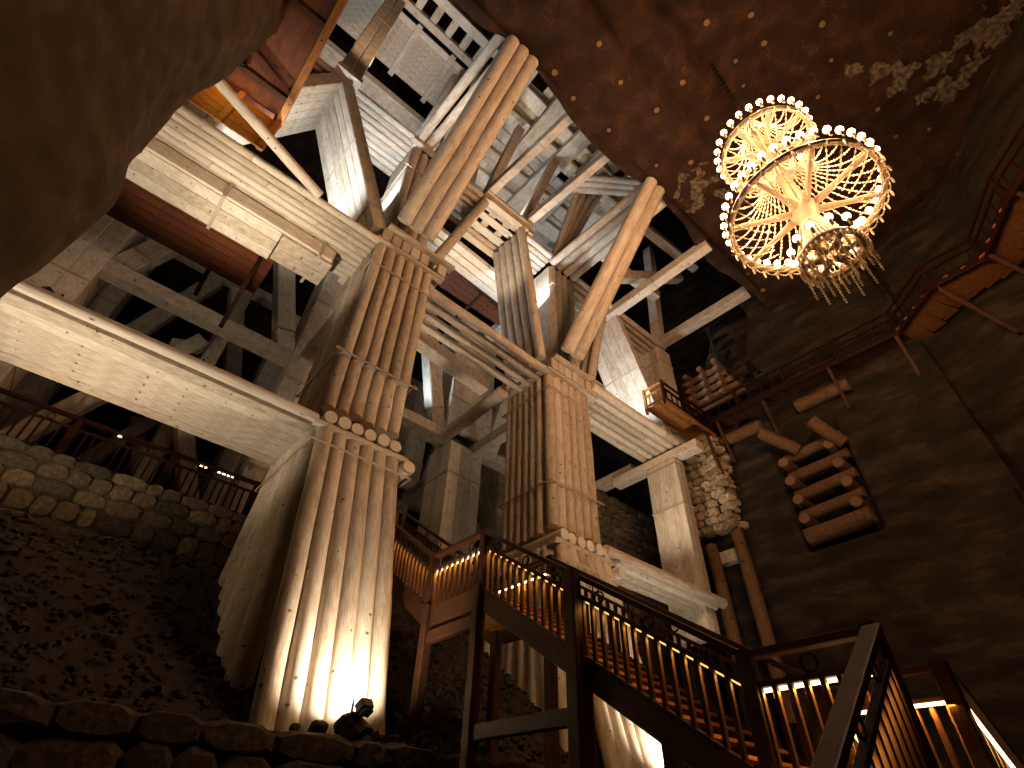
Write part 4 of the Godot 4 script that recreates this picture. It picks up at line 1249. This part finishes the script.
# ---------------------------------------------------------------- chandelier
func ring_mesh(rad: float, w: float, h: float, mat: Material) -> ArrayMesh:
	var st := SurfaceTool.new()
	st.begin(Mesh.PRIMITIVE_TRIANGLES)
	st.set_smooth_group(-1)
	var n := 56
	var prof := [Vector2(rad - w, -h), Vector2(rad, -h), Vector2(rad + w * 0.3, 0), Vector2(rad, h), Vector2(rad - w, h), Vector2(rad - w * 1.3, 0)]
	for k in n:
		var a := TAU * k / n
		var b := TAU * (k + 1) / n
		for i in prof.size():
			var p: Vector2 = prof[i]
			var q: Vector2 = prof[(i + 1) % prof.size()]
			var v := [Vector3(cos(a) * p.x, p.y, sin(a) * p.x), Vector3(cos(b) * p.x, p.y, sin(b) * p.x), Vector3(cos(b) * q.x, q.y, sin(b) * q.x), Vector3(cos(a) * q.x, q.y, sin(a) * q.x)]
			for t in [0, 1, 2, 0, 2, 3]:
				st.add_vertex(v[t])
	st.generate_normals()
	st.set_material(mat)
	return st.commit()

func lathe(prof: Array, mat: Material, n := 14) -> ArrayMesh:
	var st := SurfaceTool.new()
	st.begin(Mesh.PRIMITIVE_TRIANGLES)
	st.set_smooth_group(0)
	for i in prof.size() - 1:
		for k in n:
			var a := TAU * k / n
			var b := TAU * (k + 1) / n
			var p: Vector2 = prof[i]
			var q: Vector2 = prof[i + 1]
			var v := [Vector3(cos(a) * p.x, p.y, sin(a) * p.x), Vector3(cos(a) * q.x, q.y, sin(a) * q.x), Vector3(cos(b) * q.x, q.y, sin(b) * q.x), Vector3(cos(b) * p.x, p.y, sin(b) * p.x)]
			for t in [0, 1, 2, 0, 2, 3]:
				st.add_vertex(v[t])
	st.generate_normals()
	st.set_material(mat)
	return st.commit()

func bead_strand(a: Vector3, b: Vector3, sag: float, n: int, r: float) -> ArrayMesh:
	# a hanging string of faceted salt crystals: one skin that swells at every bead
	var st := SurfaceTool.new()
	st.begin(Mesh.PRIMITIVE_TRIANGLES)
	st.set_smooth_group(-1)
	var rows := []
	var m := n * 2
	for i in m + 1:
		var f := float(i) / m
		var g := minf(f + 0.02, 1.0)
		var c := a.lerp(b, f) + Vector3(0, -sag * 4.0 * f * (1.0 - f), 0)
		var ax := (b - a + Vector3(0, -sag * 4.0 * (1.0 - f - g), 0)).normalized()
		var s := ax.cross(Vector3(0.31, 0.22, 0.92)).normalized()
		var u := ax.cross(s)
		var rr := r * (1.35 if i % 8 == 1 else 1.0) if i % 2 == 1 else r * 0.22
		rows.append([c + s * rr, c + u * rr, c - s * rr, c - u * rr])
	for i in m:
		for k in 4:
			var k2 := (k + 1) % 4
			for v in [rows[i][k], rows[i + 1][k], rows[i + 1][k2], rows[i][k], rows[i + 1][k2], rows[i][k2]]:
				st.add_vertex(v)
	st.generate_normals()
	st.set_material(M.crystal)
	return st.commit()

func build_chandelier() -> void:
	var c := Vector3(8.96, 11.0, -0.66)
	var t := thing("chandelier", "huge three-tiered salt-crystal chandelier with wheel rings of glowing bulbs", "chandelier", c)
	var at := func(y: float, r: float, a: float) -> Vector3: return Vector3(c.x + cos(a) * r, y, c.z + sin(a) * r)
	part(t, "central_shaft", lathe([Vector2(0.0, -1.1), Vector2(0.12, -1.05), Vector2(0.2, -0.85), Vector2(0.16, -0.5), Vector2(0.24, -0.2), Vector2(0.32, -0.05), Vector2(0.3, 0.12), Vector2(0.17, 0.35), Vector2(0.14, 1.2), Vector2(0.2, 1.9), Vector2(0.13, 2.4), Vector2(0.22, 2.85), Vector2(0.28, 3.0), Vector2(0.2, 3.2), Vector2(0.1, 3.6), Vector2(0.06, 4.6), Vector2(0.0, 4.6)], M.brass), Transform3D(Basis(), c))
	# hanging chain to the roof
	var st := SurfaceTool.new()
	st.begin(Mesh.PRIMITIVE_TRIANGLES)
	var tm := TorusMesh.new()
	tm.inner_radius = 0.04
	tm.outer_radius = 0.075
	tm.rings = 10
	tm.ring_segments = 5
	var y := 15.55
	var k := 0
	while y < 20.7:
		st.append_from(tm, 0, Transform3D(Basis(Vector3(1, 0, 0), PI / 2).rotated(Vector3(0, 1, 0), PI / 2 * (k % 2)).scaled(Vector3(1, 1.5, 1)), Vector3(0, y - 11.0, 0)))
		y += 0.17
		k += 1
	st.set_material(M.iron)
	part(t, "chain", st.commit(), Transform3D(Basis(), c))
	var bulb := lathe([Vector2(0, 0.0), Vector2(0.05, 0.02), Vector2(0.078, 0.07), Vector2(0.075, 0.12), Vector2(0.045, 0.17), Vector2(0, 0.21)], M.bulb, 8)
	var candle := lathe([Vector2(0.0, -0.16), Vector2(0.03, -0.16), Vector2(0.03, -0.03), Vector2(0.04, -0.02), Vector2(0.04, 0.0), Vector2(0.0, 0.0)], M.brass, 8)
	var drop := lathe([Vector2(0, -0.24), Vector2(0.022, -0.2), Vector2(0.03, -0.12), Vector2(0.02, -0.02), Vector2(0, 0)], M.crystal, 6)
	# [y, radius, bulbs, spokes, strands, crown y, light energy]
	var tiers := [[11.0, 1.62, 40, 8, 32, 13.2, 5.8], [14.0, 1.12, 28, 8, 24, 15.5, 5.2], [9.35, 0.62, 12, 6, 36, 10.6, 2.0]]
	for ti in 3:
		var q: Array = tiers[ti]
		var yy: float = q[0]
		var rad: float = q[1]
		part(t, "wheel_ring", ring_mesh(rad, 0.08, 0.07, M.brass), Transform3D(Basis(), Vector3(c.x, yy, c.z)))
		for i in int(q[3]):
			var a: float = TAU * (i + 0.3) / q[3]
			part(t, "spoke", lathe([Vector2(0.075, 0), Vector2(0.09, 0.2), Vector2(0.06, 0.5), Vector2(0.075, 0.8), Vector2(0.045, 1.0)], M.brass, 8), along(at.call(yy, 0.15, a), at.call(yy, rad - 0.03, a), 1.0, 1.0, Vector3(0, 1, 0)))
		for i in int(q[2]):
			var a: float = TAU * i / q[2]
			var p: Vector3 = at.call(yy + 0.28, rad + 0.05, a)
			var h := part(t, "candle_holder", candle, Transform3D(Basis(), p))
			var bb := part(h, "bulb", bulb, Transform3D(Basis(), p))
			bb.set_meta("label", "glowing warm bulb")
			if i % 4 == 0:
				var l := OmniLight3D.new()
				l.name = "bulb_light"
				l.light_energy = q[6] * 1.0
				l.light_color = Color(1.0, 0.77, 0.575)
				l.light_size = 0.05
				l.omni_range = 60.0
				l.omni_attenuation = 2.0
				l.shadow_enabled = true
				bb.add_child(l)
				l.position = Vector3(0, 0.08, 0)
		for i in int(q[4]):
			var a: float = TAU * (i + 0.5) / q[4]
			part(t, "crystal_strand", bead_strand(at.call(q[5], 0.18, a), at.call(yy + 0.02, rad - 0.08, a), 0.55 if ti < 2 else 0.1, 24 if ti < 2 else 10, 0.026), Transform3D())
			# festoons under the rim
			var a2: float = TAU * (i + 1.5) / q[4]
			part(t, "crystal_strand", bead_strand(at.call(yy - 0.06, rad, a), at.call(yy - 0.06, rad, a2), 0.14 if ti < 2 else 0.06, 6, 0.024), Transform3D())
			part(t, "crystal_drop", drop, Transform3D(Basis().scaled(Vector3.ONE * (1.0 if ti < 2 else 0.8)), at.call(yy - 0.07, rad + 0.04, a)))
			if ti < 2:
				part(t, "crystal_strand", bead_strand(at.call(yy - 0.05, rad, a), at.call(yy - 0.62, rad - 0.75, a), 0.12, 10, 0.024), Transform3D())
			else:
				part(t, "crystal_strand", bead_strand(at.call(yy - 0.05, rad - 0.1 * (i % 3), a), at.call(yy - 0.85 + 0.12 * (i % 3), rad - 0.12 * (i % 3), a), 0.0, 10, 0.026), Transform3D())

# ---------------------------------------------------------------- lamps of the timberwork
func build_lamps() -> void:
	var warm := Color(1.0, 0.83, 0.60)
	var soft := Color(1.0, 0.92, 0.81)
	var cool := Color(0.94, 0.97, 1.0)
	flood("small black flood lamp standing on the rubble at the bright pillar foot", Vector3(3.97, 1.33, -7.9), Vector3(3.72, 3.0, -9.1), 13.0, soft, 78.0, 0.18)
	flood("black flood lamp on the slope lighting the broad boarded beam", Vector3(-2.0, 2.7, -9.9), Vector3(-0.9, 6.7, -10.6), 26.0, soft, 52.0)
	flood("black flood lamp on top of the boarded beam near the rock", Vector3(-2.4, 7.2, -10.3), Vector3(-1.8, 13.8, -10.9), 42.0, soft, 30.0)
	flood("black flood lamp on top of the boarded beam near the pillar", Vector3(0.1, 7.2, -10.3), Vector3(0.7, 13.8, -10.9), 42.0, soft, 30.0)
	flood("black flood lamp on the upper log band between the paired struts", Vector3(-0.3, 14.2, -10.9), Vector3(0.3, 20.0, -10.9), 45.0, cool, 65.0)
	flood("black flood lamp wedged beside the lamp-hung upper post", Vector3(2.35, 17.0, -10.9), Vector3(2.3, 21.0, -11.0), 26.0, cool, 70.0)
	flood("black flood lamp on the four spaced logs between the log pillars", Vector3(7.3, 13.6, -10.9), Vector3(7.5, 20.0, -10.9), 50.0, soft, 26.0)
	flood("black flood lamp hung beside the post above the staircase pillar", Vector3(9.95, 17.4, -10.9), Vector3(10.1, 21.0, -11.0), 18.0, cool, 70.0)
	flood("unseen flood lamp added on the grey logs to light the tall king post", Vector3(3.0, 21.3, -6.2), Vector3(-0.4, 28.0, -10.0), 48.0, Color(1.0, 0.82, 0.66), 34.0)  # added lamp, out of sight from below, only to brighten the king post
	flood("black flood lamp on the bright logs near the small balcony", Vector3(14.6, 13.75, -10.8), Vector3(16.0, 18.5, -10.9), 26.0, cool, 65.0)
	flood("black flood lamp on the low logs right of the staircase pillar", Vector3(14.6, 7.0, -10.2), Vector3(15.2, 13.4, -10.5), 26.0, soft, 62.0)
	flood("black flood lamp at the foot of the pillar behind the staircase", Vector3(11.6, 1.1, -7.75), Vector3(11.4, 4.0, -9.2), 16.0, soft, 62.0)
	flood("black flood lamp under the low logs right of the staircase", Vector3(14.6, 2.0, -8.8), Vector3(15.4, 7.0, -10.4), 10.0, soft, 60.0)
	flood("black flood lamp on the upper path shining up between the log pillars", Vector3(6.9, 6.05, -13.75), Vector3(7.2, 13.3, -10.8), 34.0, soft, 24.0)
	flood("black flood lamp high on the logs beside the king post", Vector3(1.2, 21.5, -11.0), Vector3(0.8, 33.0, -11.4), 55.0, cool, 60.0)
	flood("black flood lamp on the white deck facing the roof crib", Vector3(7.6, 21.25, -10.6), Vector3(8.6, 27.0, -9.2), 16.0, cool, 65.0)
	flood("black flood lamp on the logs above the balcony bay", Vector3(14.4, 20.5, -11.0), Vector3(14.4, 25.0, -9.0), 12.0, cool, 65.0)
	flood("bluish flood lamp deep in the middle bay of the crib", Vector3(7.2, 13.65, -16.2), Vector3(7.4, 18.0, -14.4), 30.0, Color(0.80, 0.90, 1.0), 70.0, 0.25, true)
	flood("black flood lamp lighting the stone wall above the gravel slope", Vector3(-3.4, 5.1, -11.6), Vector3(0.4, 5.3, -13.5), 3.0, warm, 60.0)
	flood("black flood lamp tucked under the wooden platform", Vector3(-2.6, 15.45, -8.75), Vector3(-2.2, 14.9, -9.8), 1.3, Color(1.0, 0.74, 0.24), 75.0)
